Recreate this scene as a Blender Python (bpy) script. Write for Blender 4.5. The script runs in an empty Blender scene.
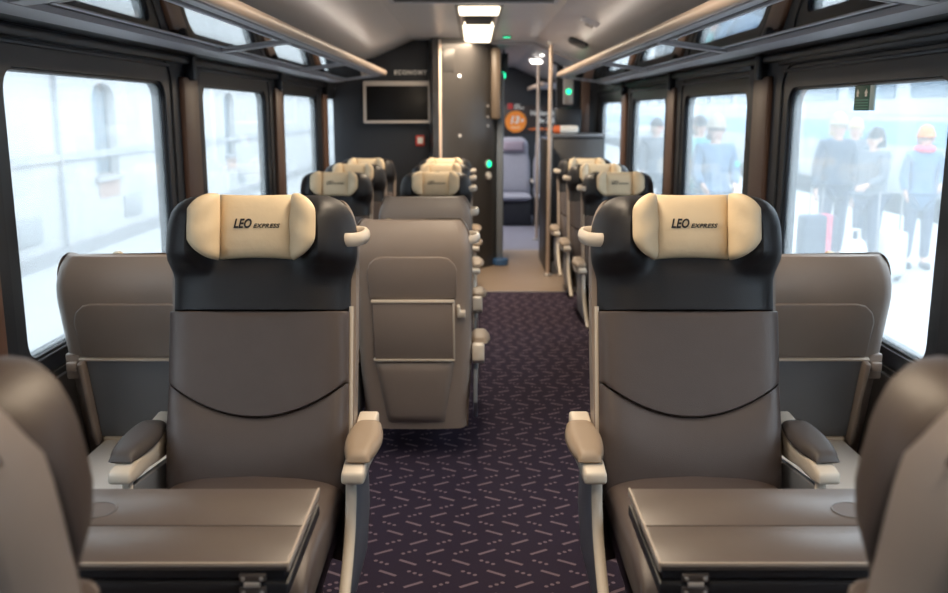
import bpy, bmesh, math, random
from mathutils import Vector, Matrix
random.seed(7)
S = bpy.context.scene
COL = S.collection
PI = math.pi
V = Vector

# ------------------------------------------------------------------ camera, world, exposure
CAM_Z = 1.60
cd = bpy.data.cameras.new('camera')
cam = bpy.data.objects.new('camera', cd); COL.objects.link(cam)
cam.location = (0, 0, CAM_Z)
cam.rotation_euler = (math.radians(90 - 11.34), 0, 0)
cd.sensor_width = 36.0; cd.lens = 34.94
cd.clip_start = 0.05
cd.dof.use_dof = True; cd.dof.focus_distance = 2.5; cd.dof.aperture_fstop = 3.2
S.camera = cam

w = bpy.data.worlds.new('overcast_sky'); S.world = w; w.use_nodes = True
bg = w.node_tree.nodes['Background']
bg.inputs['Color'].default_value = (0.88, 0.95, 1.0, 1); bg.inputs['Strength'].default_value = 4.8
S.view_settings.view_transform = 'Standard'; S.view_settings.look = 'None'
S.view_settings.gamma = 1.0; S.view_settings.exposure = 0.0
S.view_settings.use_curve_mapping = False
S.cycles.use_denoising = True
S.cycles.max_bounces = 8; S.cycles.diffuse_bounces = 4; S.cycles.transparent_max_bounces = 16
S.cycles.caustics_reflective = False; S.cycles.caustics_refractive = False
S.cycles.sample_clamp_indirect = 6.0

# ------------------------------------------------------------------ materials
MATS = {}
def mat(name, col, rough=0.5, metal=0.0, spec=0.5, noise=0.0, nscale=40, bump=0.0, bscale=300, coat=0.0, sheen=0.0, emit=None, es=0.0):
    if name in MATS: return MATS[name]
    m = bpy.data.materials.new(name); m.use_nodes = True
    nt = m.node_tree; b = nt.nodes['Principled BSDF']
    b.inputs['Base Color'].default_value = (*col, 1); b.inputs['Roughness'].default_value = rough
    b.inputs['Metallic'].default_value = metal; b.inputs['Specular IOR Level'].default_value = spec
    b.inputs['Coat Weight'].default_value = coat; b.inputs['Sheen Weight'].default_value = sheen
    if emit:
        b.inputs['Emission Color'].default_value = (*emit, 1); b.inputs['Emission Strength'].default_value = es
    if noise or bump:
        tc = nt.nodes.new('ShaderNodeTexCoord')
    if noise:
        n = nt.nodes.new('ShaderNodeTexNoise'); n.inputs['Scale'].default_value = nscale; n.inputs['Detail'].default_value = 4
        nt.links.new(tc.outputs['Object'], n.inputs['Vector'])
        r = nt.nodes.new('ShaderNodeMix'); r.data_type = 'RGBA'
        r.inputs[6].default_value = (*[c * (1 - noise) for c in col], 1)
        r.inputs[7].default_value = (*[min(1, c * (1 + noise)) for c in col], 1)
        nt.links.new(n.outputs['Fac'], r.inputs[0]); nt.links.new(r.outputs[2], b.inputs['Base Color'])
    if bump:
        n2 = nt.nodes.new('ShaderNodeTexNoise'); n2.inputs['Scale'].default_value = bscale; n2.inputs['Detail'].default_value = 3
        nt.links.new(tc.outputs['Object'], n2.inputs['Vector'])
        bp = nt.nodes.new('ShaderNodeBump'); bp.inputs['Strength'].default_value = bump; bp.inputs['Distance'].default_value = 0.002
        nt.links.new(n2.outputs['Fac'], bp.inputs['Height']); nt.links.new(bp.outputs['Normal'], b.inputs['Normal'])
    MATS[name] = m
    return m

LEATHER = mat('brown_grey_leather', (0.092, 0.071, 0.065), 0.42, noise=0.08, nscale=18, bump=0.25, bscale=420)
BLACK = mat('black_leather', (0.014, 0.0135, 0.016), 0.47, spec=0.4, noise=0.1, nscale=20, bump=0.25, bscale=420)
BROWNL = mat('dark_brown_leather', (0.060, 0.042, 0.034), 0.45, noise=0.1, nscale=20, bump=0.25, bscale=420)
CREAM = mat('cream_leather', (0.72, 0.575, 0.385), 0.55, noise=0.06, nscale=14, bump=0.9, bscale=28)
SHELL = mat('taupe_shell', (0.325, 0.268, 0.232), 0.40, noise=0.04, nscale=12, bump=0.08, bscale=600)
SHELLD = mat('taupe_shell_panel', (0.27, 0.22, 0.19), 0.42, noise=0.04, nscale=12, bump=0.08, bscale=600)
IVORY = mat('ivory_plastic', (0.62, 0.55, 0.465), 0.4)
BEIGEPAD = mat('beige_pad', (0.29, 0.22, 0.16), 0.5, bump=0.15, bscale=400)
DARKPAD = mat('dark_pad', (0.07, 0.06, 0.058), 0.5, bump=0.15, bscale=400)
SILVER = mat('satin_silver', (0.55, 0.53, 0.52), 0.35, metal=0.6)
STEELBL = mat('side_panel_grey', (0.16, 0.17, 0.19), 0.4)
INK = mat('black_print', (0.015, 0.014, 0.016), 0.6)
TABLE = mat('table_laminate', (0.122, 0.098, 0.086), 0.33, noise=0.05, nscale=60, bump=0.05, bscale=900)
TABLEE = mat('table_edge', (0.45, 0.38, 0.32), 0.35)
TABLED = mat('table_underside', (0.02, 0.021, 0.025), 0.4)
HINGE = mat('hinge_steel', (0.22, 0.2, 0.19), 0.35, metal=0.8)
TRAY = mat('tray_grey', (0.86, 0.85, 0.84), 0.3, coat=0.6)
CHAR = mat('charcoal_panel', (0.014, 0.017, 0.024), 0.5, noise=0.06, nscale=8)
BLACKF = mat('black_window_frame', (0.008, 0.012, 0.019), 0.36)
BROWNW = mat('brown_wall_panel', (0.115, 0.062, 0.042), 0.5, noise=0.06, nscale=10)
LOWW = mat('lower_wall_panel', (0.06, 0.05, 0.048), 0.5)
CEIL = mat('ceiling_grey', (0.56, 0.53, 0.52), 0.3, noise=0.03, nscale=3)
CEIL2 = mat('ceiling_side_grey', (0.23, 0.225, 0.225), 0.35)
RAIL = mat('rack_rail_beige', (0.74, 0.58, 0.47), 0.4)
RACKG = mat('rack_frame_grey', (0.50, 0.485, 0.52), 0.42)
RACKD = mat('rack_dark_panel', (0.018, 0.018, 0.02), 0.4)
SMOKED = mat('smoked_glass', (0.008, 0.008, 0.009), 0.02, spec=1.0, coat=1.0)
LINO = mat('vestibule_lino', (0.33, 0.25, 0.19), 0.35, noise=0.08, nscale=6)
LINO2 = mat('lavender_floor', (0.23, 0.23, 0.30), 0.5, noise=0.08, nscale=20)
CABIN = mat('cabin_panel', (0.075, 0.07, 0.068), 0.33, metal=0.3)
SCREEN = mat('screen_black', (0.004, 0.004, 0.005), 0.45, spec=0.2)
WHITEP = mat('white_print', (0.8, 0.78, 0.74), 0.5)
POLE = mat('brushed_pole', (0.62, 0.5, 0.42), 0.35, metal=0.5)
LAMP = mat('lamp_diffuser', (1, 0.9, 0.75), 0.5, emit=(1.0, 0.84, 0.62), es=3.2)
GREENL = mat('green_light', (0.0, 0.8, 0.35), 0.5, emit=(0.02, 0.85, 0.38), es=2.2)
WHITEL = mat('white_spot', (1, 1, 1), 0.5, emit=(1, 0.93, 0.85), es=6.0)

def glass_mat():
    m = bpy.data.materials.new('hazy_window_glass'); m.use_nodes = True
    nt = m.node_tree; nt.nodes.clear(); N = nt.nodes.new
    o = N('ShaderNodeOutputMaterial'); tr = N('ShaderNodeBsdfTransparent'); tr.inputs[0].default_value = (0.93, 0.97, 1, 1)
    tl = N('ShaderNodeBsdfTranslucent'); tl.inputs[0].default_value = (0.86, 0.92, 0.95, 1)
    gl = N('ShaderNodeBsdfGlossy'); gl.inputs['Roughness'].default_value = 0.02
    tc = N('ShaderNodeTexCoord'); no = N('ShaderNodeTexNoise'); no.inputs['Scale'].default_value = 3.0
    mr = N('ShaderNodeMapRange'); mr.inputs[3].default_value = 0.15; mr.inputs[4].default_value = 0.20
    mx = N('ShaderNodeMixShader'); mx2 = N('ShaderNodeMixShader'); lw = N('ShaderNodeLayerWeight'); lw.inputs[0].default_value = 0.5; fr = N('ShaderNodeMath'); fr.operation = 'MULTIPLY_ADD'; pw = N('ShaderNodeMath'); pw.operation = 'POWER'; pw.inputs[1].default_value = 4.0; fr.inputs[1].default_value = 0.35; fr.inputs[2].default_value = 0.03
    L = nt.links.new
    L(lw.outputs['Facing'], pw.inputs[0]); L(pw.outputs[0], fr.inputs[0]); L(tc.outputs['Object'], no.inputs['Vector']); L(no.outputs['Fac'], mr.inputs[0]); L(mr.outputs[0], mx.inputs[0])
    L(tr.outputs[0], mx.inputs[1]); L(tl.outputs[0], mx.inputs[2])
    L(fr.outputs[0], mx2.inputs[0]); L(mx.outputs[0], mx2.inputs[1]); L(gl.outputs[0], mx2.inputs[2])
    L(mx2.outputs[0], o.inputs[0])
    return m
GLASS = glass_mat()

def carpet_mat():
    m = bpy.data.materials.new('dash_pattern_carpet'); m.use_nodes = True
    nt = m.node_tree; b = nt.nodes['Principled BSDF']; b.inputs['Roughness'].default_value = 0.95; b.inputs['Specular IOR Level'].default_value = 0.1
    N = nt.nodes.new; L = nt.links.new
    tc = N('ShaderNodeTexCoord'); sp = N('ShaderNodeSeparateXYZ'); L(tc.outputs['Object'], sp.inputs[0])
    def M(op, a, b_=None, c=None):
        n = N('ShaderNodeMath'); n.operation = op
        for i, q in enumerate((a, b_, c)):
            if q is None: continue
            if isinstance(q, (int, float)): n.inputs[i].default_value = q
            else: L(q, n.inputs[i])
        return n.outputs[0]
    RX, RY = 0.096, 0.080
    yr = M('DIVIDE', sp.outputs[1], RY); row = M('FLOOR', yr); md = M('FLOORED_MODULO', row, 4.0)
    xr = M('DIVIDE', M('SUBTRACT', sp.outputs[0], M('MULTIPLY', M('LESS_THAN', md, 1.5), 0.03)), RX); colm = M('FLOOR', xr)
    fy = M('MULTIPLY', M('SUBTRACT', M('SUBTRACT', yr, row), 0.5), RY)
    fx = M('MULTIPLY', M('SUBTRACT', M('SUBTRACT', xr, colm), 0.5), RX)
    isb = M('MULTIPLY', M('GREATER_THAN', md, 0.5), M('LESS_THAN', md, 2.5))
    sg = M('SUBTRACT', 1.0, M('MULTIPLY', isb, 2.0))
    ca, sa = math.cos(0.55), math.sin(0.55)
    fys = M('MULTIPLY', fy, sg)
    a = M('ADD', M('MULTIPLY', fx, ca), M('MULTIPLY', fys, sa))
    bb = M('SUBTRACT', M('MULTIPLY', fys, ca), M('MULTIPLY', fx, sa))
    ina = M('LESS_THAN', M('ABSOLUTE', a), 0.037)
    solid = M('MULTIPLY', ina, M('LESS_THAN', M('ABSOLUTE', bb), 0.0066))
    da = M('MULTIPLY', M('SUBTRACT', M('FRACT', M('ADD', M('DIVIDE', a, 0.0247), 0.5)), 0.5), 0.0247)
    dist = M('SQRT', M('ADD', M('MULTIPLY', da, da), M('MULTIPLY', bb, bb)))
    dots = M('MULTIPLY', M('LESS_THAN', M('ABSOLUTE', a), 0.036), M('LESS_THAN', dist, 0.0075))
    par = M('FLOORED_MODULO', M('ADD', row, colm), 2.0)
    fac = M('ADD', M('MULTIPLY', solid, par), M('MULTIPLY', dots, M('SUBTRACT', 1.0, par)))
    no = N('ShaderNodeTexNoise'); no.inputs['Scale'].default_value = 260; L(tc.outputs['Object'], no.inputs['Vector'])
    base = N('ShaderNodeMix'); base.data_type = 'RGBA'
    base.inputs[6].default_value = (0.020, 0.016, 0.029, 1); base.inputs[7].default_value = (0.050, 0.036, 0.060, 1); L(no.outputs['Fac'], base.inputs[0])
    mx = N('ShaderNodeMix'); mx.data_type = 'RGBA'; mx.inputs[7].default_value = (0.19, 0.138, 0.168, 1)
    L(fac, mx.inputs[0]); L(base.outputs[2], mx.inputs[6]); L(mx.outputs[2], b.inputs['Base Color'])
    bp = N('ShaderNodeBump'); bp.inputs['Strength'].default_value = 0.4; bp.inputs['Distance'].default_value = 0.003
    L(no.outputs['Fac'], bp.inputs['Height']); L(bp.outputs['Normal'], b.inputs['Normal'])
    return m
CARPET = carpet_mat()

# ------------------------------------------------------------------ mesh helpers
class MB:
    def __init__(s): s.v = []; s.f = []
    def add(s, vs, fs):
        o = len(s.v); s.v += [V(p) for p in vs]; s.f += [tuple(i + o for i in f) for f in fs]; return s
    def box(s, a, b, bev=0.0, seg=2):
        bm = bmesh.new(); bmesh.ops.create_cube(bm, size=1)
        c = [(a[i] + b[i]) / 2 for i in range(3)]; d = [abs(b[i] - a[i]) for i in range(3)]
        for v in bm.verts: v.co = V((c[0] + v.co.x * d[0], c[1] + v.co.y * d[1], c[2] + v.co.z * d[2]))
        if bev: bmesh.ops.bevel(bm, geom=bm.edges[:], offset=min(bev, min(d) * 0.49), segments=seg, affect='EDGES', profile=0.5)
        bm.verts.index_update()
        s.add([v.co.copy() for v in bm.verts], [[v.index for v in f.verts] for f in bm.faces]); bm.free(); return s
    def loft(s, rings, caps=True, closed=True):
        n = len(rings[0]); vs = [p for r in rings for p in r]; fs = []
        for i in range(len(rings) - 1):
            for j in range(n if closed else n - 1):
                k = (j + 1) % n
                fs.append((i * n + j, i * n + k, (i + 1) * n + k, (i + 1) * n + j))
        if caps:
            fs.append(tuple(range(n - 1, -1, -1))); fs.append(tuple((len(rings) - 1) * n + j for j in range(n)))
        return s.add(vs, fs)
    def tube(s, pts, r, n=8, closed=False, flat=None, up=V((0, 0, 1))):
        pts = [V(p) for p in pts]; rings = []
        m = len(pts)
        for i, p in enumerate(pts):
            if closed: t = pts[(i + 1) % m] - pts[i - 1]
            else: t = pts[min(i + 1, m - 1)] - pts[max(i - 1, 0)]
            t.normalize()
            u = up - t * up.dot(t)
            if u.length < 1e-3: u = V((1, 0, 0)) - t * t.x
            u.normalize(); q = t.cross(u)
            rr = r[i] if isinstance(r, (list, tuple)) else r
            ru, rq = (rr, rr) if flat is None else flat
            rings.append([p + u * ru * math.sin(2 * PI * k / n) + q * rq * math.cos(2 * PI * k / n) for k in range(n)])
        if closed: rings.append(rings[0])
        return s.loft(rings, caps=not closed)
    def prism(s, poly, fn, d0, d1, bev=0.0):
        """poly of (a,b) extruded between d0 and d1; fn(a,b,d) -> point"""
        bm = bmesh.new()
        lo = [bm.verts.new(fn(a, b, d0)) for a, b in poly]; hi = [bm.verts.new(fn(a, b, d1)) for a, b in poly]
        n = len(poly); bm.faces.new(lo[::-1]); bm.faces.new(hi)
        for i in range(n): bm.faces.new((lo[i], lo[(i + 1) % n], hi[(i + 1) % n], hi[i]))
        bmesh.ops.recalc_face_normals(bm, faces=bm.faces[:])
        if bev:
            es = [e for e in bm.edges if e.is_manifold and e.calc_face_angle(0) > 0.6]
            bmesh.ops.bevel(bm, geom=es, offset=bev, segments=2, affect='EDGES', profile=0.5, clamp_overlap=True)
        bm.verts.index_update()
        s.add([v.co.copy() for v in bm.verts], [[v.index for v in f.verts] for f in bm.faces]); bm.free(); return s
    def puff(s, nu, nv, pos, nrm, tf, tb, tight=False):
        """closed cushion-like sheet: pos(u,v) mid surface, thickness to the front and back"""
        us = [0.5 - 0.5 * math.cos(PI * i / nu) for i in range(nu + 1)]; vs_ = [0.5 - 0.5 * math.cos(PI * i / nv) for i in range(nv + 1)]
        if tight: vs_ = [0.0, 0.0015, 0.004] + vs_[1:-1] + [0.996, 0.9985, 1.0]; nv += 4
        P = []; idx = {}
        for j, v in enumerate(vs_):
            for i, u in enumerate(us):
                p = V(pos(u, v)); n = V(nrm(u, v))
                edge = i in (0, nu) or j in (0, nv)
                if edge: idx[i, j, 0] = idx[i, j, 1] = len(P); P.append(p)
                else:
                    idx[i, j, 0] = len(P); P.append(p + n * tf(u, v)); idx[i, j, 1] = len(P); P.append(p - n * tb(u, v))
        F = []
        for j in range(nv):
            for i in range(nu):
                F.append(tuple(idx[q] for q in ((i, j, 0), (i + 1, j, 0), (i + 1, j + 1, 0), (i, j + 1, 0))))
                F.append(tuple(idx[q] for q in ((i, j, 1), (i, j + 1, 1), (i + 1, j + 1, 1), (i + 1, j, 1))))
        return s.add(P, F)
    def cyl(s, c, r, h, n=20, axis='Z', r2=None):
        c = V(c); r2 = r if r2 is None else r2
        ex = {'Z': (V((1, 0, 0)), V((0, 1, 0)), V((0, 0, 1))), 'X': (V((0, 1, 0)), V((0, 0, 1)), V((1, 0, 0))), 'Y': (V((0, 0, 1)), V((1, 0, 0)), V((0, 1, 0)))}[axis]
        R = lambda rr, z: [c + ex[0] * rr * math.cos(2 * PI * k / n) + ex[1] * rr * math.sin(2 * PI * k / n) + ex[2] * z for k in range(n)]
        b = min(r, h) * 0.12
        return s.loft([R(r - b, 0), R(r, b), R(r2, h - b), R(r2 - b, h)])
    def mesh(s, name, smooth=40, mirror=False):
        me = bpy.data.meshes.new(name)
        vs = [(-p.x, p.y, p.z) if mirror else tuple(p) for p in s.v]
        me.from_pydata(vs, [], s.f)
        bm = bmesh.new(); bm.from_mesh(me); bmesh.ops.recalc_face_normals(bm, faces=bm.faces[:]); bm.to_mesh(me); bm.free()
        if smooth is not None:
            me.shade_smooth(); me.set_sharp_from_angle(angle=math.radians(smooth))
        return me

def obj(name, me, m=None, parent=None, loc=None):
    if isinstance(me, MB): me = me.mesh(name)
    if m is not None and not me.materials: me.materials.append(m)
    o = bpy.data.objects.new(name, me); COL.objects.link(o)
    if parent is not None: o.parent = parent
    if loc is not None: o.location = loc
    return o
def tag(o, label=None, cat=None, group=None, kind=None):
    if label: o['label'] = label
    if cat: o['category'] = cat
    if group: o['group'] = group
    if kind: o['kind'] = kind
    return o
def thing(name, label, cat, loc=(0, 0, 0), rz=0, group=None):
    o = bpy.data.objects.new(name, None); COL.objects.link(o); o.location = loc; o.rotation_euler = (0, 0, rz)
    o.empty_display_size = 0.1
    return tag(o, label, cat, group)
def struct(name, me, m=None, parent=None):
    o = obj(name, me, m, parent)
    if parent is None: o['kind'] = 'structure'
    return o
def rrect(x0, y0, x1, y1, r, n=6):
    P = []
    for cx, cy, a in ((x1 - r, y1 - r, 0), (x0 + r, y1 - r, 90), (x0 + r, y0 + r, 180), (x1 - r, y0 + r, 270)):
        for k in range(n + 1):
            t = math.radians(a + 90 * k / n); P.append((cx + r * math.cos(t), cy + r * math.sin(t)))
    return P
def holed(name, outer, holes, depth, fn):
    """flat panel with holes; local (a,b,c) mapped through fn"""
    cu = bpy.data.curves.new(name, 'CURVE'); cu.dimensions = '2D'; cu.fill_mode = 'BOTH'; cu.extrude = depth / 2
    for poly in [outer] + holes:
        sp = cu.splines.new('POLY'); sp.points.add(len(poly) - 1)
        for p, (a, b) in zip(sp.points, poly): p.co = (a, b, 0, 1)
        sp.use_cyclic_u = True
    t = bpy.data.objects.new(name, cu); COL.objects.link(t)
    bpy.context.view_layer.update()
    me = bpy.data.meshes.new_from_object(t.evaluated_get(bpy.context.evaluated_depsgraph_get()))
    bpy.data.objects.remove(t); bpy.data.curves.remove(cu)
    me.name = name
    for v in me.vertices: v.co = fn(v.co.x, v.co.y, v.co.z)
    me.materials.clear()
    bm = bmesh.new(); bm.from_mesh(me); bmesh.ops.remove_doubles(bm, verts=bm.verts[:], dist=1e-5); bmesh.ops.recalc_face_normals(bm, faces=bm.faces[:]); bm.to_mesh(me); bm.free()
    return me
def text_mesh(body, size, fn, shear=0.0, bold=0.0, ext=0.0008, space=1.0, align='LEFT', res=3):
    cu = bpy.data.curves.new('lettering', 'FONT'); cu.body = body; cu.size = size; cu.shear = shear; cu.offset = bold
    cu.space_character = space; cu.align_x = align; cu.extrude = ext; cu.resolution_u = res
    t = bpy.data.objects.new('lettering', cu); COL.objects.link(t)
    bpy.context.view_layer.update()
    me = bpy.data.meshes.new_from_object(t.evaluated_get(bpy.context.evaluated_depsgraph_get()))
    bpy.data.objects.remove(t); bpy.data.curves.remove(cu)
    wd = max(v.co.x for v in me.vertices)
    for v in me.vertices: v.co = fn(v.co.x, v.co.y, v.co.z)
    me.materials.clear(); me.name = 'lettering'
    return me, wd
def sstep(a, b, x):
    t = max(0.0, min(1.0, (x - a) / (b - a))); return t * t * (3 - 2 * t)
def lerp(a, b, t): return a + (b - a) * t

# ------------------------------------------------------------------ side walls, windows, floor, ceiling
WX = 1.40                      # inner face of side walls
WY = [2.79 + 2.07 * k for k in range(-2, 6)]   # near edge of each window glass
WL, WZ0, WZ1 = 1.45, 0.82, 1.70
Y0, Y1 = -2.2, 16.4

floor_bm = MB().box((-1.5, Y0, -0.06), (1.5, 8.2, 0.0)); struct('floor', floor_bm, CARPET)
struct('floor_vestibule', MB().box((-1.5, 8.2, -0.06), (1.5, 10.8, -0.001)), LINO)
struct('floor_rear_section', MB().box((-1.5, 10.8, -0.06), (1.5, Y1, -0.002)), LINO2)
obj('threshold_strip', MB().box((-1.38, 8.185, 0.0), (1.38, 8.215, 0.004)), SILVER)['kind'] = 'structure'

n_win = 0
for side, sname in ((-1, 'left'), (1, 'right')):
    WY = [(2.83 if side < 0 else 2.79) + 2.07 * k for k in range(-2, 6)]; WL = 1.46 if side < 0 else 1.42; WZ1 = 1.725 if side < 0 else 1.695
    fn = lambda a, b, c, s=side: V((s * (WX + 0.008 + c), a, b))
    holes = [rrect(y - 0.09, WZ0 - 0.07, y + WL + 0.09, WZ1 + 0.11, 0.12) for y in WY]
    me = holed('wall_' + sname, [(Y0, 0.0), (Y1, 0.0), (Y1, 2.05), (Y0, 2.05)], holes, 0.016, fn)
    wl = struct('wall_' + sname, me, CHAR)
    # outer skin of the car with the glass openings
    fn2 = lambda a, b, c, s=side: V((s * (WX + 0.055 + c), a, b))
    me = holed('body_side', [(Y0, -0.05), (Y1, -0.05), (Y1, 2.3), (Y0, 2.3)], [rrect(y, WZ0, y + WL, WZ1, 0.075) for y in WY], 0.03, fn2)
    struct('wall_outer_' + sname, me, BLACKF)
    for i, y in enumerate(WY):
        n_win += 1
        fn3 = lambda a, b, c, s=side: V((s * (WX + 0.020 + c), a, b))
        me = holed('window', rrect(y - 0.085, WZ0 - 0.065, y + WL + 0.085, WZ1 + 0.105, 0.115), [rrect(y - 0.012, WZ0 - 0.012, y + WL + 0.012, WZ1 + 0.012, 0.08)], 0.024, fn3)
        wn = struct('window_%d' % n_win, me, BLACKF)
        fn4 = lambda a, b, c, s=side: V((s * (WX + 0.036 + c), a, b))
        me = holed('glass_pane', rrect(y - 0.004, WZ0 - 0.004, y + WL + 0.004, WZ1 + 0.004, 0.077), [], 0.006, fn4)
        obj('glass_pane', me, GLASS, wn)
        # rubber gasket round the pane, a thin lighter line
        P = rrect(y - 0.006, WZ0 - 0.006, y + WL + 0.006, WZ1 + 0.006, 0.078)
        obj('gasket', MB().tube([(side * (WX + 0.026), a, b) for a, b in P], 0.007, 6, closed=True, up=V((1, 0, 0))), BLACKF, wn)
        # roller blind housing and its pull bar
        obj('blind_housing', MB().box((side * (WX - 0.02), y - 0.12, WZ1 + 0.112), (side * (WX + 0.01), y + WL + 0.12, WZ1 + 0.150), 0.012), BLACKF, wn)
        obj('blind_bar', MB().box((side * (WX - 0.002), y - 0.07, WZ1 + 0.078), (side * (WX + 0.02), y + WL + 0.07, WZ1 + 0.094), 0.008), mat('blind_bar_dark', (0.05, 0.055, 0.065), 0.35), wn)
    # brown pillar covers, lower wall, heater duct, cornice ledges
    for i, y in enumerate(WY[:-1]):
        c = (y + WL + WY[i + 1]) / 2
        struct('trim_%d' % (i + 1 + (10 if side > 0 else 0)), MB().box((side * (WX - 0.025), c - 0.115, 0.30), (side * (WX + 0.01), c + 0.115, 1.765), 0.012), BROWNW)
        struct('trim_%d' % (i + 31 + (10 if side > 0 else 0)), MB().box((side * (WX - 0.05), c - 0.035, 1.75), (side * (WX + 0.01), c + 0.035, 1.87), 0.012), BLACKF)
    struct('trim_%d' % (50 if side < 0 else 51), MB().box((side * (WX - 0.03), Y0, 1.825), (side * (WX + 0.01), 9.4, 1.86), 0.01), BLACKF)
    struct('baseboard_' + sname, MB().box((side * (WX - 0.06), Y0, 0.0), (side * (WX + 0.01), 9.4, 0.24), 0.02), LOWW)
    struct('wall_lower_' + sname, MB().box((side * (WX - 0.012), Y0, 0.2), (side * (WX + 0.005), 9.4, WZ0 - 0.09), 0.004), LOWW)
# ceiling: one profile swept along the car
prof = [(-1.5, 2.02), (-1.0, 2.13), (-0.64, 2.285), (-0.60, 2.30), (0.60, 2.30), (0.64, 2.285), (1.0, 2.13), (1.5, 2.02)]
cm = MB(); cm.loft([[V((x, y, z)) for x, z in prof] + [V((x, y, z + 0.08)) for x, z in prof[::-1]] for y in (Y0, 9.6)])
struct('ceiling', cm.mesh('ceiling', 20), CEIL)
cm = MB(); cm.loft([[V((x, y, z - 0.03)) for x, z in prof] + [V((x, y, z + 0.05)) for x, z in prof[::-1]] for y in (9.6, Y1)])
struct('ceiling_rear_section', cm.mesh('ceiling_rear_section', 20), mat('ceiling_rear', (0.42, 0.40, 0.42), 0.35))
struct('wall_behind', MB().box((-1.5, Y0 - 0.05, 0), (1.5, Y0, 2.4)), CHAR)

# ------------------------------------------------------------------ seat
def SP(x, s, d): return V((x, 0.2 * s - 0.9679 * d, 0.40 + 0.77 * s + 0.2514 * d))
NF = V((0, -0.9679, 0.2514))
def fall(t, p=6): return math.sqrt(max(0.0, 1 - abs(2 * t - 1) ** p))

def shell_w(s):
    w_ = 0.254
    if s < 0.2: w_ = lerp(0.235, 0.254, sstep(-0.28, 0.2, s))
    if s > 0.80:
        q = min(1.0, (s - 0.80) / 0.202); w_ = 0.254 - 0.052 * (1 - math.sqrt(max(0.0, 1 - q ** 2.2)))
    return w_
def shell_rear(s):
    r = 0.140
    if s > 0.82: q = (s - 0.82) / 0.18; r = 0.140 - 0.055 * q ** 2.0
    return r
def shell_mesh():
    m = MB(); rings = []
    ss = [-0.27, -0.26, -0.1, 0.1, 0.3, 0.5, 0.62, 0.70, 0.76, 0.80, 0.84, 0.88, 0.915, 0.945, 0.965, 0.985, 0.996, 1.0]
    for s in ss:
        W = shell_w(s); D = shell_rear(s)
        fd = lerp(0.0, -0.035, sstep(0.25, 0.5, s)) + 0.012 * sstep(0.5, 0.7, s)
        fd = fd if s < 0.90 else -0.035 - 0.02 * sstep(0.9, 1.0, s)
        q = max(0.0, (0.0 - s) / 0.27); fd = fd - 0.10 * q
        c = min(0.042, W * 0.5, (D + fd) * 0.8 + 0.01)
        right = [(W, fd), (W + 0.001, (fd - D) * 0.5), (W - 0.004, -D + c)]
        for k in range(1, 6):
            t = PI / 2 * k / 6; right.append((W - 0.004 - c * (1 - math.cos(t)), -D + c * (1 - math.sin(t))))
        right += [(W - c - 0.004, -D), ((W - c) * 0.5, -D - 0.004)]
        out = right + [(0.0, -D - 0.005)] + [(-x, d) for x, d in right[::-1]]
        inn = [(-(W - 0.014), fd), (-(W - 0.014), -D * 0.6), (-(W - c - 0.01), -D + 0.016), (W - c - 0.01, -D + 0.016), (W - 0.014, -D * 0.6), (W - 0.014, fd)]
        rings.append([SP(x, s, d) for x, d in out + inn])
    m.loft(rings); return m

def s_seam(x): return 0.245 + 0.115 * min(1, abs(x) / 0.235) ** 2.0
PW = 0.245
def lumbar_mesh():
    def pos(u, v):
        x = (2 * u - 1) * PW; return SP(x, lerp(-0.04, s_seam(x) - 0.0008, v), 0.0)
    return MB().puff(22, 14, pos, lambda u, v: NF, lambda u, v: (0.05 + 0.022 * math.sin(PI * min(1, v * 1.0)) + 0.012 * abs(2 * u - 1) ** 2) * fall(u, 14) ** 0.8 * fall(v, 120) ** 0.3, lambda u, v: 0.03 * fall(u) * fall(v), True)
def shoulder_mesh():
    def pos(u, v):
        x = (2 * u - 1) * PW; return SP(x, lerp(s_seam(x) + 0.0008, 0.6025, v), 0.0)
    return MB().puff(22, 12, pos, lambda u, v: NF, lambda u, v: (0.060 + 0.010 * abs(2 * u - 1) ** 2 - 0.006 * v) * fall(u, 14) ** 0.8 * fall(v, 120) ** 0.3, lambda u, v: 0.03 * fall(u) * fall(v), True)
def head_env(s): return sstep(0.715, 0.79, s) * (1 - 0.25 * sstep(0.93, 1.02, s))
def head_front(x, s):
    a = abs(x)
    return 0.060 + 0.088 * head_env(s) * sstep(0.100, 0.180, a) - 0.010 * head_env(s) * (1 - sstep(0.08, 0.13, a))
def head_w(s):
    w_ = 0.241 + 0.017 * sstep(0.70, 0.80, s)
    if s > 0.84: q = min(1.0, (s - 0.84) / 0.165); w_ -= 0.092 * (1 - math.sqrt(max(0.0, 1 - q ** 2.4)))
    return w_
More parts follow.
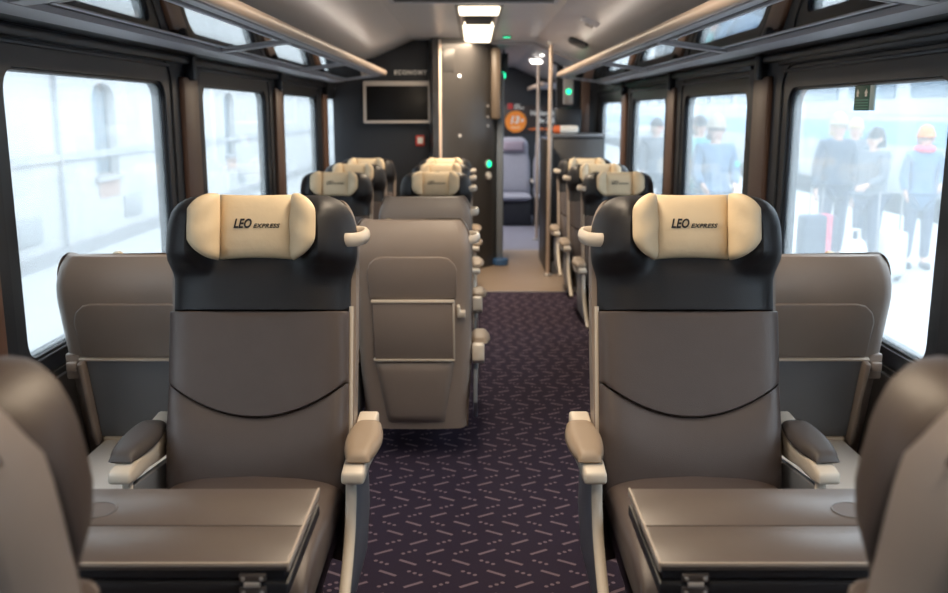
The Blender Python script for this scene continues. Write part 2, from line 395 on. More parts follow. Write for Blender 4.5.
def head_mesh():
    m = MB(); rings = []; n = 34
    ss = [0.603, 0.605, 0.608, 0.62, 0.64, 0.68, 0.715, 0.735, 0.755, 0.775, 0.80, 0.84, 0.88, 0.905, 0.93, 0.95, 0.967, 0.98, 0.99, 0.997, 1.0]
    for s in ss:
        W = head_w(s); ring = []
        lo = 1.0
        if s < 0.608: lo = math.sqrt(max(0.45, 1 - ((0.608 - s) / 0.0052) ** 2))
        hi = 1.0
        if s > 0.93: hi = math.sqrt(max(0.03, 1 - ((s - 0.93) / 0.0705) ** 2))
        db = -0.05
        back = lerp(db, 0.02, 1 - hi) if s > 0.93 else db
        for k in range(n + 1):
            th = PI * k / n; x = -math.cos(th) * W
            a = abs(x) / W; r = math.sqrt(max(0.0, 1 - a ** 5))
            f = head_front(x, s) * lo
            if s > 0.93: f = lerp(0.02, f, hi)
            mid = -0.015
            ring.append(SP(x, s, mid + (f - mid) * r))
        for k in range(1, n):
            th = PI * k / n; x = math.cos(th) * W; a = abs(x) / W; r = math.sqrt(max(0.0, 1 - a ** 4)); mid = -0.015
            ring.append(SP(x, s, mid + (back - mid) * r * 0.8))
        rings.append(ring)
    return m.loft(rings)
PS0, PS1 = 0.775, 0.998
def pil_d(x, s):
    v = (s - PS0) / (PS1 - PS0); u = (x / 0.104 + 1) / 2
    base = 0.052
    return base + (0.028 + 0.012 * math.sin(PI * v)) * (fall(u, 6) ** 0.7) * (fall(v, 6) ** 0.6)
def pillow_mesh():
    def pos(u, v):
        x = (2 * u - 1) * 0.104; sag = 0.012 * (1 - (2 * u - 1) ** 2)
        return SP(x, lerp(PS0 + sag * 0.6, PS1 - sag * 0.3, v), 0.052)
    def tf(u, v):
        x = (2 * u - 1) * 0.104; wr = 0.0022 * math.sin(9 * u + 14 * v) * math.sin(23 * v + 3) * (abs(2 * u - 1) ** 1.5)
        return pil_d(x, lerp(PS0, PS1, v)) - 0.052 + wr
    return MB().puff(20, 16, pos, lambda u, v: NF, tf, lambda u, v: 0.015 * fall(u) * fall(v))
def flap_mesh(sx):
    # side wing of the pillow, lying on the inner face of the headrest wing
    A, B = (0.100, 0.078), (0.166, 0.142)
    ln = math.hypot(B[0] - A[0], B[1] - A[1]); nx, nd = -(B[1] - A[1]) / ln, (B[0] - A[0]) / ln
    def pos(u, v):
        hv = (PS1 - PS0) / 2 * math.sqrt(max(0.0, 1 - 0.80 * u ** 2.6))
        sc = (PS0 + PS1) / 2 - 0.004
        curve = 0.012 * math.sin(PI * u)
        return SP(sx * (lerp(A[0], B[0], u) + nx * curve), sc + (2 * v - 1) * hv, lerp(A[1], B[1], u) + nd * curve)
    nrm = lambda u, v: V((sx * nx, -0.9679 * nd, 0.2514 * nd))
    return MB().puff(12, 14, pos, nrm, lambda u, v: (0.020 + 0.002 * math.sin(13 * v + 5 * u)) * fall(u, 4) ** 0.8 * fall(v, 5) ** 0.7, lambda u, v: 0.014 * fall(u, 4) * fall(v, 4))
def cushion_mesh(hw=0.232, ln=0.58):
    m = MB(); rings = []; n = 36
    ys = [0.06, 0.05, 0.02, -0.05, -0.2, -0.35, -0.45, -0.51, -0.545, -0.57, -0.58]
    for y in ys:
        yy = y / 0.58 * ln if y < 0 else y
        e = 1.0
        if y < -0.45: e = math.sqrt(max(0.04, 1 - ((-0.45 - y) / 0.1305) ** 2))
        if y > 0.02: e = 0.85
        top = 0.466 - 0.008 * sstep(0.05, -0.35, y); th = 0.13
        zc = top - th / 2 - (1 - e) * 0.02; ring = []
        for k in range(n):
            t = 2 * PI * k / n; c, si = math.cos(t), math.sin(t)
            x = hw * (0.97 + 0.03 * e) * math.copysign(abs(c) ** 0.38, c); z = th / 2 * e * math.copysign(abs(si) ** 0.45, si)
            if si > 0: z += 0.014 * (abs(x) / hw) ** 4 * e * sstep(0.0, -0.3, y) - 0.006 * e - 0.02 * sstep(-0.25, 0.0, y) * (abs(x) / hw) ** 2
            ring.append(V((x, yy, zc + z)))
        rings.append(ring)
    return m.loft(rings)
def bar_profile(path, wdt, thick, x):
    """flat strip bent along a (y,z) path, its width along x centred on x"""
    m = MB(); pts = [V((x, y, z)) for y, z in path]
    m.tube(pts, 0.01, 10, flat=(thick, wdt), up=V((0, -1, 0.3)))
    return m
def smooth_path(pts, n=6):
    out = []
    P = [V((a, b, 0)) for a, b in pts]
    for i in range(len(P) - 1):
        p0, p1, p2, p3 = P[max(i - 1, 0)], P[i], P[i + 1], P[min(i + 2, len(P) - 1)]
        for k in range(n):
            t = k / n
            q = 0.5 * ((2 * p1) + (-p0 + p2) * t + (2 * p0 - 5 * p1 + 4 * p2 - p3) * t * t + (-p0 + 3 * p1 - 3 * p2 + p3) * t ** 3)
            out.append((q.x, q.y))
    out.append((P[-1].x, P[-1].y)); return out

CACHE = {}
def cached(key, fn, h=1):
    k = (key, h)
    if k not in CACHE: CACHE[k] = fn().mesh(key, 45, mirror=(h < 0))
    return CACHE[k]
ARM_POLY = [(0.15, 0.572), (0.075, 0.568), (0.060, 0.553), (-0.17, 0.548), (-0.235, 0.540), (-0.24, 0.512), (-0.20, 0.503), (-0.10, 0.500), (0.0, 0.485), (0.10, 0.475), (0.15, 0.50)]
def arm_support(x): return lambda: MB().prism(ARM_POLY, lambda a, b, d: V((d, a, b)), x - 0.031, x + 0.025, 0.008)
def arm_pad(x):
    def f():
        pos = lambda u, v: V((x + 0.006 + (2 * u - 1) * (0.030 + 0.018 * math.sin(PI * min(1, v * 1.05)) ** 0.8), lerp(0.065, -0.195, v), lerp(0.560, 0.553, v)))
        return MB().puff(10, 14, pos, lambda u, v: V((0, 0, 1)), lambda u, v: 0.024 * fall(u, 4) * fall(v, 8), lambda u, v: 0.010 * fall(u, 4) * fall(v, 8))
    return f
def tray_closed():
    m = MB(); m.prism([(-0.175, 0.205), (0.175, 0.205), (0.175, 0.565), (-0.175, 0.565)], lambda a, b, d: SP(a, b, d), -0.146, -0.162, 0.004); return m
def tray_trim():
    m = MB()
    for b in (0.205, 0.568): m.prism([(-0.18, b - 0.006), (0.18, b - 0.006), (0.18, b + 0.006), (-0.18, b + 0.006)], lambda a, b_, d: SP(a, b_, d), -0.146, -0.167, 0.002)
    m.prism([(0.172, 0.205), (0.181, 0.205), (0.181, 0.568), (0.172, 0.568)], lambda a, b_, d: SP(a, b_, d), -0.146, -0.166, 0.002)
    return m
def pocket():
    def pos(u, v):
        x = (2 * u - 1) * lerp(0.13, 0.178, v); return SP(x, lerp(-0.22, 0.188, v), -0.144)
    return MB().puff(10, 8, pos, lambda u, v: -NF, lambda u, v: 0.022 * fall(u, 8) * fall(v, 8), lambda u, v: 0.002)
def rear_panel():
    poly = [(-0.188, 0.585), (0.188, 0.585), (0.192, 0.745), (0.180, 0.785), (0.155, 0.815), (0.125, 0.825), (-0.125, 0.825), (-0.155, 0.815), (-0.180, 0.785), (-0.192, 0.745)]
    return MB().prism(poly, lambda a, b, d: SP(a, b, d), -0.135, -0.1515, 0.004)
def handle():
    P = smooth_path([(0.20, 0.085), (0.245, 0.078), (0.272, 0.10), (0.282, 0.16), (0.272, 0.215), (0.24, 0.238), (0.20, 0.235)], 5)
    return MB().tube([(a, b + 0.02, 1.065) for a, b in P], 0.015, 10, flat=(0.019, 0.011))
def side_strip(x): return lambda: bar_profile([(q.y, q.z) for q in (SP(0, s, 0.020) for s in (0.62, 0.5, 0.4, 0.3, 0.2, 0.16))], 0.006, 0.005, x)
def leg_strip(x): return lambda: bar_profile(smooth_path([(-0.200, 0.507), (-0.212, 0.45), (-0.26, 0.37), (-0.36, 0.29), (-0.48, 0.225), (-0.54, 0.205)]), 0.0135, 0.008, x)
def side_panel(x):
    poly = [(0.12, 0.45), (-0.19, 0.49), (-0.205, 0.44), (-0.25, 0.37), (-0.35, 0.295), (-0.47, 0.232), (-0.42, 0.205), (0.05, 0.20), (0.14, 0.30)]
    return lambda: MB().prism(poly, lambda a, b, d: V((d, a, b)), x - 0.009, x + 0.009, 0.003)

def lettering_meshes():
    if 'LEO' in CACHE: return CACHE['LEO']
    sc = 0.878
    def place(x0, size):
        def f(a, b, c):
            x = x0 + a * size; s = sc + b / 0.795
            return SP(x, s, pil_d(x, s) + 0.0015 + c)
        return f
    raw = lambda t, sz, k: text_mesh(t, sz, lambda a, b, c: V((a, b, c)), **k)[1]
    k1 = dict(shear=0.30, bold=0.0010, space=1.04); k2 = dict(shear=0.35, bold=0.0003, space=1.12)
    me1, w1 = text_mesh('LEO', 0.034, place(-0.058, 0.049 / raw('LEO', 0.034, k1)), **k1)
    me2, w2 = text_mesh('EXPRESS', 0.0155, place(-0.006, 0.072 / raw('EXPRESS', 0.0155, k2)), **k2)
    for me in (me1, me2): me.materials.append(INK)
    CACHE['LEO'] = (me1, me2); return CACHE['LEO']

def seat(label, x, y, away, aisle, z=0.0, grip=True, arms=True, tray='closed', base='beam', group='leather train seats', narrow=False, hdrop=0.058):
    """away: faces +Y (we see its back). aisle: sign of the aisle side in world x"""
    h = aisle * (-1 if away else 1)
    t = thing('train_seat', label, 'seat', (x, y, z), PI if away else 0.0, group)
    A = lambda name, key, fn, m, par=t, hh=1: obj(name, cached(key, fn, hh), m, par)
    A('shell', 'shell', shell_mesh, SHELL)
    A('rear_panel', 'rear_panel', rear_panel, SHELLD)
    A('lumbar_pad', 'lumbar_pad', lumbar_mesh, LEATHER)
    A('shoulder_pad', 'shoulder_pad', shoulder_mesh, LEATHER)
    hdr = tag(A('headrest', 'headrest_away' if away else 'headrest', head_mesh, BROWNL if away else BLACK), 'dark brown leather headrest' if away else 'black leather winged headrest')
    p = tag(A('pillow', 'pillow', pillow_mesh, CREAM), 'cream leather pillow with black lettering')
    A('pillow_wing', 'pillow_wing', lambda: flap_mesh(1), CREAM, p); A('pillow_wing', 'pillow_wing', lambda: flap_mesh(1), CREAM, p, -1)
    if away:
        hdr.location = p.location = (0, -0.26 * hdrop, -0.97 * hdrop)
        if z: p.location = (0, -0.26 * 0.11, -0.97 * 0.11)
        if hdrop > 0.05 and not z: hdr.scale = (0.95, 1, 1)
    l1, l2 = lettering_meshes(); obj('lettering', l1, INK, p); obj('lettering', l2, INK, p)
    if narrow: A('cushion', 'cushion_n', lambda: cushion_mesh(0.19, 0.46), LEATHER)
    else: A('cushion', 'cushion', cushion_mesh, LEATHER)
    if grip: tag(A('grip_handle', 'grip', handle, IVORY, t, h), 'ivory grab loop on the aisle side')
    for sd in (1, -1):
        if arms and sd == h:
            A('side_trim', 'side_trim', side_strip(0.247), IVORY, t, sd)
        if arms:
            a = A('armrest', 'armrest', arm_support(0.287), IVORY, t, sd)
            A('arm_pad', 'arm_pad_aisle' if sd == h else 'arm_pad_window', arm_pad(0.287), BEIGEPAD if sd == h else DARKPAD, a, sd)
            A('side_panel', 'side_panel', side_panel(0.272), STEELBL, t, sd)
            A('front_strip', 'front_strip', leg_strip(0.276), IVORY, t, sd)
    if tray == 'closed':
        tr = A('tray_table', 'tray_closed', tray_closed, SHELLD, t, h)
        A('tray_trim', 'tray_trim', tray_trim, IVORY, tr, h)
        A('tray_latch', 'tray_latch', lambda: MB().prism([(0.190, 0.47), (0.228, 0.47), (0.228, 0.505), (0.205, 0.505), (0.205, 0.54), (0.190, 0.54)], lambda a_, b_, d: SP(a_, b_, d), -0.10, -0.165, 0.005), IVORY, tr, h)
    else:
        zt = SP(0, 0.18, -0.15)
        tr = A('tray_table', 'tray_open', lambda: MB().box((-0.165, zt.y + 0.01, zt.z - 0.02), (0.165, zt.y + 0.50, zt.z), 0.008), TRAY)
        A('tray_hinge', 'tray_hinge', lambda: MB().box((-0.17, zt.y - 0.02, zt.z - 0.012), (0.17, zt.y + 0.012, zt.z + 0.006), 0.004), IVORY, tr)
        def well():
            return MB().prism([(-0.178, 0.19), (0.178, 0.19), (0.178, 0.562), (-0.178, 0.562)], lambda a_, b_, d: SP(a_, b_, d), -0.140, -0.150, 0.003)
        A('tray_recess', 'tray_recess', well, STEELBL)
        for sd in (1, -1):
            A('tray_arm', 'tray_arm', lambda: MB().prism([(0.178, 0.17), (0.196, 0.17), (0.196, 0.57), (0.178, 0.57)], lambda a_, b_, d: SP(a_, b_, d), -0.135, -0.185, 0.006), SHELLD, t, sd)
        A('seam_strip', 'seam_strip', lambda: MB().prism([(-0.2, 0.566), (0.2, 0.566), (0.2, 0.576), (-0.2, 0.576)], lambda a_, b_, d: SP(a_, b_, d), -0.135, -0.157, 0.002), IVORY)
        # clothes hook bracket on the window side
        A('coat_hook', 'coat_hook', lambda: MB().box((0.200, SP(0, .42, -.10).y, SP(0, .47, 0).z - 0.03), (0.248, SP(0, .42, -.175).y, SP(0, .57, 0).z - 0.02), 0.006).box((0.206, SP(0, .42, -.17).y, SP(0, .51, 0).z - 0.03), (0.240, SP(0, .42, -.195).y, SP(0, .51, 0).z), 0.005), SHELL, t, -h)
    A('magazine_pocket', 'pocket', pocket, SHELLD)
    if base == 'beam':
        far = (WX - 0.03 - abs(x)) if True else 0
        sx = -h
        key = 'beam%.2f' % far
        off = 0.0 if abs(x) > 0.6 else 0.05
        A('support_beam', key + str(off), lambda: MB().box((-0.18, -0.12 - off, 0.235), (far * 1.0, -0.04 - off, 0.31), 0.012), BLACKF, t, sx)
        A('seat_pan', 'seat_pan', lambda: MB().box((-0.21, -0.45, 0.26), (0.21, 0.06, 0.325), 0.02), BLACKF)
    else:
        A('pedestal', 'pedestal%.3f' % z, lambda: MB().box((-0.16, -0.36, 0.2 - z if z else 0.0), (0.16, 0.02, 0.24), 0.01), BLACKF)
        A('seat_pan', 'seat_pan', lambda: MB().box((-0.21, -0.45, 0.24), (0.21, 0.06, 0.325), 0.02), BLACKF)
    return t

FX, FY, PH = 0.58, 2.34, 0.20
for sgn, nm in ((-1, 'left'), (1, 'right')):
    struct('floor_podium_' + nm, MB().box((sgn * 0.93, 0.5, 0.0), (sgn * 0.40, 2.55, 0.2), 0.01), CARPET)
seat('grey-brown leather seat facing us on the left, behind the left folding table', -FX, FY, False, 1, PH - 0.0, base='pedestal')
seat('grey-brown leather seat facing us on the right, behind the right folding table', FX, FY, False, -1, PH, base='pedestal')
RD = 0.287   # from origin to rear of shell top
# seats seen from behind
seat('blurred taupe seat back cut off in the lower left corner', -0.64, 0.70 + RD, True, 1, PH + 0.026, hdrop=0.040, grip=False, arms=False, narrow=True, base='pedestal', group='seats seen from behind')
seat('blurred taupe seat back cut off in the lower right corner', 0.64, 0.70 + RD, True, -1, PH + 0.026, hdrop=0.040, grip=False, arms=False, narrow=True, base='pedestal', group='seats seen from behind')
seat('taupe seat back with open tray below the left windows, half behind the facing seat', -1.10, 2.90 + RD, True, 1, grip=False, arms=False, narrow=True, tray='open', group='seats seen from behind')
seat('taupe seat back with open tray below the right windows, half behind the facing seat', 1.10, 2.90 + RD, True, -1, grip=False, arms=False, narrow=True, tray='open', group='seats seen from behind')
seat('taupe aisle seat back with closed tray and ivory loop, largest one left of aisle', -0.265, 3.87 + RD, True, 1, group='seats seen from behind')
seat('taupe aisle seat back just beyond the largest aisle seat back', -0.265, 4.95 + RD, True, 1, base='pedestal', group='seats seen from behind')
seat('window seat back whose pillow top just peeks over left facing seat', -1.00, 4.95 + RD, True, 1, grip=False, arms=False, group='seats seen from behind')
seat('single seat back whose pillow top just peeks over right facing seat', 1.03, 4.95 + RD, True, -1, group='seats seen from behind')
# three rows of seats facing us
for i, (y, o) in enumerate(((6.45, 'nearest'), (7.50, 'middle'), (8.42, 'farthest'))):
    g = 'cream pillow seats in three far rows'
    seat('black and grey left window seat in %s of the three far rows' % o, -0.985, y, False, 1, grip=False, arms=(i == 0), group=g)
    seat('black and grey left aisle seat in %s of the three far rows' % o, -0.27, y, False, 1, base='pedestal', group=g)
    seat('black and grey single seat right of aisle in %s of the three far rows' % o, 1.03, y, False, -1, group=g)

# ------------------------------------------------------------------ folding tables
def folding_table(sgn, label):
    t = thing('folding_table', label, 'table', (sgn * 0.505, 1.53, 0.2), 0, 'folding tables')
    x0, x1 = sorted((sgn * 0.305, sgn * 0.775)); cx = sgn * 0.505; Z = 0.88; yn, ym, yf = 1.383, 1.523, 1.687
    def B(a, b, bev=0.003): return MB().box((a[0] - cx, a[1] - 1.53, a[2] - 0.2), (b[0] - cx, b[1] - 1.53, b[2] - 0.2), bev)
    a = obj('top_panel', B((x0, yn, Z - 0.014), (x1, ym - 0.0012, Z)), TABLE, t)
    b = obj('top_panel', B((x0, ym + 0.0012, Z - 0.014), (x1, yf, Z)), TABLE, t)
    ex = sgn * 0.305
    for (p, yy0, yy1) in ((a, yn, ym - 0.001), (b, ym + 0.001, yf)):
        obj('edge_strip', B((min(ex, ex - sgn * 0.004), yy0 - 0.001, Z - 0.015), (max(ex, ex - sgn * 0.004), yy1 + 0.001, Z + 0.0012), 0.0008), TABLEE, p)
    obj('edge_strip', B((x0, yn - 0.002, Z - 0.006), (x1, yn + 0.002, Z + 0.001), 0.0008), TABLEE, a)
    obj('core', B((x0 + 0.004, yn + 0.004, Z - 0.030), (x1 - 0.004, yf - 0.004, Z - 0.0142), 0.002), TABLED, t)
    obj('lower_leaf', B((x0 - 0.002, yn - 0.004, Z - 0.058), (x1 + 0.002, yf + 0.003, Z - 0.0335), 0.004), TABLED, t)
    # cup recess near the window end: shallow bowl ring plus a finger notch
    rx, ry = sgn * 0.695, 1.585
    ring = []
    for k in range(28):
        tt = 2 * PI * k / 28; ring.append((rx - cx + 0.034 * math.cos(tt), ry - 1.53 + 0.034 * math.sin(tt), Z - 0.2 + 0.0005))
    cr = obj('cup_recess', MB().cyl((rx - cx, ry - 1.53, Z - 0.2005), 0.034, 0.0015, 28), mat('recess_dark', (0.12, 0.1, 0.095), 0.45), b)
    cr.parent = b
    obj('recess_rim', MB().tube(ring, 0.0018, 6, closed=True), HINGE, b)
    obj('finger_notch', B((min(rx, rx + sgn * 0.04) - 0.004, ym - 0.006, Z - 0.005), (max(rx, rx + sgn * 0.04), ym + 0.007, Z + 0.0012), 0.003), INK, t)
    hx = sgn * 0.305 + sgn * 0.055
    hg = obj('hinge', B((hx - 0.022, yn - 0.009, Z - 0.029), (hx + 0.022, yn - 0.001, Z - 0.016), 0.002).box((hx - 0.022 - cx, yn - 0.010 - 1.53, Z - 0.056 - 0.2), (hx + 0.022 - cx, yn - 0.0035 - 1.53, Z - 0.038 - 0.2), 0.002), HINGE, t)
    obj('hinge_knuckle', MB().tube([(hx - cx - 0.013, yn - 0.010 - 1.53, Z - 0.2335), (hx - cx + 0.013, yn - 0.010 - 1.53, Z - 0.2335)], 0.005, 8), SILVER, hg)
    for q in (-1, 1):
        for zz in (Z - 0.0225, Z - 0.047):
            obj('screw', MB().cyl((hx - cx + q * 0.015, yn - 0.0125 - 1.53, zz - 0.2), 0.0035, 0.003, 10, 'Y'), SILVER, hg)
    obj('pedestal', B((sgn * 0.51 - 0.05, 1.48, 0.2), (sgn * 0.51 + 0.05, 1.58, Z - 0.056), 0.012), BLACKF, t)
    obj('pedestal_foot', B((sgn * 0.51 - 0.09, 1.43, 0.2), (sgn * 0.51 + 0.09, 1.63, 0.215), 0.006), BLACKF, t)
folding_table(-1, 'brown two-part folding table with steel hinge in front of left seat')
folding_table(1, 'brown two-part folding table with steel hinge in front of right seat')

# ------------------------------------------------------------------ luggage racks
def rack(sgn, label, yend):
    t = thing('luggage_rack', label, 'rack', (sgn * 1.1, 3.0, 1.9), 0, 'overhead luggage racks')
    o = V((sgn * 1.1, 3.0, 1.9))
    XI, ZI, XO, ZO = 0.84, 1.95, 1.31, 1.885
    sl = (ZO - ZI) / (XO - XI)
    zz = lambda x: ZI + (x - XI) * sl
    def plate(xa, xb, ya, yb, up0, up1):
        P = [V((sgn * x, y, zz(x) + d)) - o for d in (up0, up1) for x, y in ((xa, ya), (xb, ya), (xb, yb), (xa, yb))]
        return MB().add(P, [(0, 1, 2, 3), (7, 6, 5, 4), (0, 4, 5, 1), (1, 5, 6, 2), (2, 6, 7, 3), (3, 7, 4, 0)])
    def bar(name, xa, xb, ya, yb, up0, up1, m, par=t): return obj(name, plate(xa, xb, ya, yb, up0, up1).mesh(name, None), m, par)
    ys0 = 0.50
    seg = [0.50, 2.57, 4.64, 6.72, yend]
    for i in range(4):   # rail in lengths with a thin joint
        r = obj('front_rail', MB().tube([V((sgn * XI, seg[i] + 0.004, ZI + 0.012)) - o, V((sgn * XI, seg[i + 1] - 0.004, ZI + 0.012)) - o], 0.026, 14), RAIL, t)
    obj('rail_end', MB().tube([V((sgn * XI, yend - 0.004, ZI + 0.012)) - o, V((sgn * (XI + 0.005), yend + 0.05, ZI + 0.012)) - o, V((sgn * (XI + 0.03), yend + 0.07, ZI + 0.01)) - o], [0.026, 0.022, 0.012], 14), RAIL, t)
    added_strip = obj('added_glow_strip', MB().box(V((sgn * 0.875, 0.55, ZI + 0.022)) - o, V((sgn * 0.900, yend - 0.05, ZI + 0.032)) - o, 0.003), mat('added_glow', (1, .95, .9), 0.5, emit=(1, 0.86, 0.72), es=1.2), t)  # strip and its area lamp are added to brighten the sloping ceiling
    ld = bpy.data.lights.new('added_uplight', 'AREA'); ld.shape = 'RECTANGLE'; ld.size = 0.025; ld.size_y = yend - 0.7; ld.color = (1, 0.90, 0.80); ld.energy = 5
    lo = bpy.data.objects.new('added_uplight', ld); COL.objects.link(lo); lo.parent = t
    lo.location = V((sgn * 0.885, (yend + 0.5) / 2, ZI + 0.036)) - o; lo.rotation_euler = (PI, -sgn * math.radians(58), 0)
    bar('outer_rail', XO - 0.085, XO, ys0, yend + 0.03, -0.016, 0.012, RACKG)
    bar('back_rail', XO, WX, ys0, yend + 0.03, -0.012, 0.02, RACKD)
    bar('inner_rail', XI + 0.02, XI + 0.05, ys0, yend + 0.03, -0.012, 0.012, RACKG)
    for y in seg: bar('cross_bar', XI + 0.05, XO - 0.085, y - 0.045, y + 0.045 if y < yend else y + 0.03, -0.014, 0.010, RACKG)
    for i in range(4):
        a, b = seg[i] + 0.045, seg[i + 1] - 0.045
        q = bar('dark_frame', XI + 0.05, XO - 0.085, a, b, 0.004, 0.010, RACKD)
        xa, xb = XI + 0.085, XO - 0.125
        for (x0, x1, y0, y1) in ((xa, xa + 0.012, a + 0.06, b - 0.06), (xb - 0.012, xb, a + 0.06, b - 0.06), (xa, xb, a + 0.06, a + 0.075), (xa, xb, b - 0.075, b - 0.06)):
            bar('inner_frame', x0, x1, y0, y1, -0.006, 0.003, RACKG, q)
        bar('glass_panel', xa + 0.012, xb - 0.012, a + 0.075, b - 0.075, -0.003, 0.0035, SMOKED)
rack(-1, 'overhead rack with beige rail and dark glass panels above the left windows', 8.85)
rack(1, 'overhead rack with beige rail and dark glass panels above the right windows', 9.35)

# ------------------------------------------------------------------ ceiling fittings
def lamp(y0, label, power):
    t = thing('ceiling_light', label, 'ceiling light', (0.035, y0, 2.312), 0, 'ceiling lights')
    obj('housing', MB().box((-0.165, 0.0, -0.02), (0.165, 3.05, 0.0), 0.008), mat('lamp_housing', (0.3, 0.28, 0.26), 0.4), t)
    obj('diffuser', MB().box((-0.14, 0.02, -0.042), (0.14, 0.42, -0.016), 0.012), LAMP, t)
    obj('diffuser', MB().box((-0.125, 1.12, -0.042), (0.125, 3.0, -0.016), 0.012), LAMP, t)
    obj('speaker_grille', MB().box((-0.10, 0.44, -0.043), (0.10, 1.10, -0.016), 0.006), CHAR, t)
    for q in (-1, 1): obj('side_rib', MB().box((q * 0.125 - 0.012, 0.43, -0.043), (q * 0.125 + 0.012, 1.12, -0.016), 0.005), RAIL, t)
    for yy, ln in ((0.32, 0.55), (2.05, 1.8)):
        ld = bpy.data.lights.new('lamp_light', 'AREA'); ld.shape = 'RECTANGLE'; ld.size = 0.26; ld.size_y = ln
        ld.color = (1.0, 0.80, 0.58); ld.energy = power * ln
        lo = bpy.data.objects.new('lamp_light', ld); COL.objects.link(lo); lo.parent = t; lo.location = (0, yy, -0.056)
    return t
lamp(6.38, 'glowing warm strip light on ceiling before the grey end cabin', 28)
lamp(0.6, 'warm strip light on the ceiling above the front seats', 16)
t = thing('ceiling_hatch', 'dark rectangular ceiling hatch with lighter rim at top edge', 'hatch', (0, 5, 2.3))
obj('hatch_panel', MB().box((-0.5, -1.15, -0.022), (0.5, 1.03, 0.0), 0.004), CHAR, t)
for a, b in (((-0.53, 1.03, -0.03), (0.53, 1.06, 0.0)), ((-0.53, -1.18, -0.03), (0.53, -1.15, 0.0)), ((-0.53, -1.15, -0.03), (-0.5, 1.03, 0.0)), ((0.5, -1.15, -0.03), (0.53, 1.03, 0.0))):
    obj('hatch_rim', MB().box(a, b, 0.004), RACKG, t)
t = thing('smoke_detector', 'round pale smoke detector on the sloping ceiling, upper right', 'detector', (0.80, 6.55, 2.215))
t.rotation_euler = (0, math.radians(23.3), 0)
obj('body', MB().cyl((0, 0, -0.03), 0.06, 0.035, 24, r2=0.07), RACKG, t)
obj('sensor_cap', MB().cyl((0, 0, -0.048), 0.03, 0.02, 18), CEIL, t)
t = thing('ceiling_speaker', 'dark oval speaker grille in the ceiling right of the light', 'speaker', (0.88, 8.0, 2.185))
t.rotation_euler = (0, math.radians(23.3), 0); t.location.z = 2.183
def oval(rx, ry, z0, z1):
    R = lambda k_, z: [V((rx * k_ * math.copysign(abs(math.cos(2 * PI * i / 28)) ** 0.6, math.cos(2 * PI * i / 28)), ry * k_ * math.copysign(abs(math.sin(2 * PI * i / 28)) ** 0.6, math.sin(2 * PI * i / 28)), z)) for i in range(28)]
    return MB().loft([R(0.95, z0), R(1, z0 + 0.004), R(1, z1)])
obj('bezel', oval(0.085, 0.15, -0.03, 0.03), BLACKF, t); obj('grille', oval(0.07, 0.13, -0.036, -0.02), INK, t)

# ------------------------------------------------------------------ end of the saloon: bulkhead, cabin, screen, cabinet
struct('wall_end_left', MB().box((-1.42, 9.46, 0), (-0.36, 9.52, 2.35)), CHAR)
cab = MB()
pts = [(-0.40, 9.15), (-0.33, 9.13), (-0.05, 9.30), (0.17, 9.60), (0.24, 9.75), (0.245, 10.7), (-0.45, 10.7), (-0.45, 9.40)]
cab.loft([[V((x, y, z)) for x, y in pts] for z in (0.0, 2.32)])
struct('wall_cabin', cab.mesh('wall_cabin', 35), CABIN)
# thin frame rim where the cabin panel starts, and inspection flap
def on_panel(u, z, out):   # along the slanted cabin face
    a, b = V((-0.33, 9.13, 0)), V((-0.05, 9.30, 0)); d = (b - a).normalized(); n = V((d.y, -d.x, 0))
    p = a + d * u + n * out; return V((p.x, p.y, z))
struct('trim_60', MB().prism([(-0.015, 0.05), (0.012, 0.05), (0.012, 2.28), (-0.015, 2.28)], on_panel, 0.0, 0.01, 0.002), RAIL)
t = thing('inspection_flap', 'thin rectangular flap outlined high on grey cabin panel', 'panel', on_panel(0.1, 2.05, 0))
o = V(t.location)
obj('flap_plate', MB().prism([(0.035, 1.98), (0.16, 1.98), (0.16, 2.20), (0.035, 2.20)], lambda a, b, d: on_panel(a, b, d) - o, 0.0, 0.006, 0.002), CABIN, t)
for (u, z, nm, lb) in ((0.215, 1.945, 'indicator_light', 'small white indicator light high on grey cabin panel'), (0.22, 1.37, 'coat_stud', 'small pale stud low on grey cabin panel')):
    t = thing(nm, lb, 'light' if 'light' in nm else 'stud', on_panel(u, z, 0)); o = V(t.location)
    obj('bezel', MB().prism(rrect(u - 0.018, z - 0.018, u + 0.018, z + 0.018, 0.017), lambda a, b, d: on_panel(a, b, d) - o, 0.0, 0.008), SILVER, t)
    obj('lens', MB().prism(rrect(u - 0.011, z - 0.011, u + 0.011, z + 0.011, 0.01), lambda a, b, d: on_panel(a, b, d) - o, 0.004, 0.011), WHITEL if 'light' in nm else WHITEP, t)
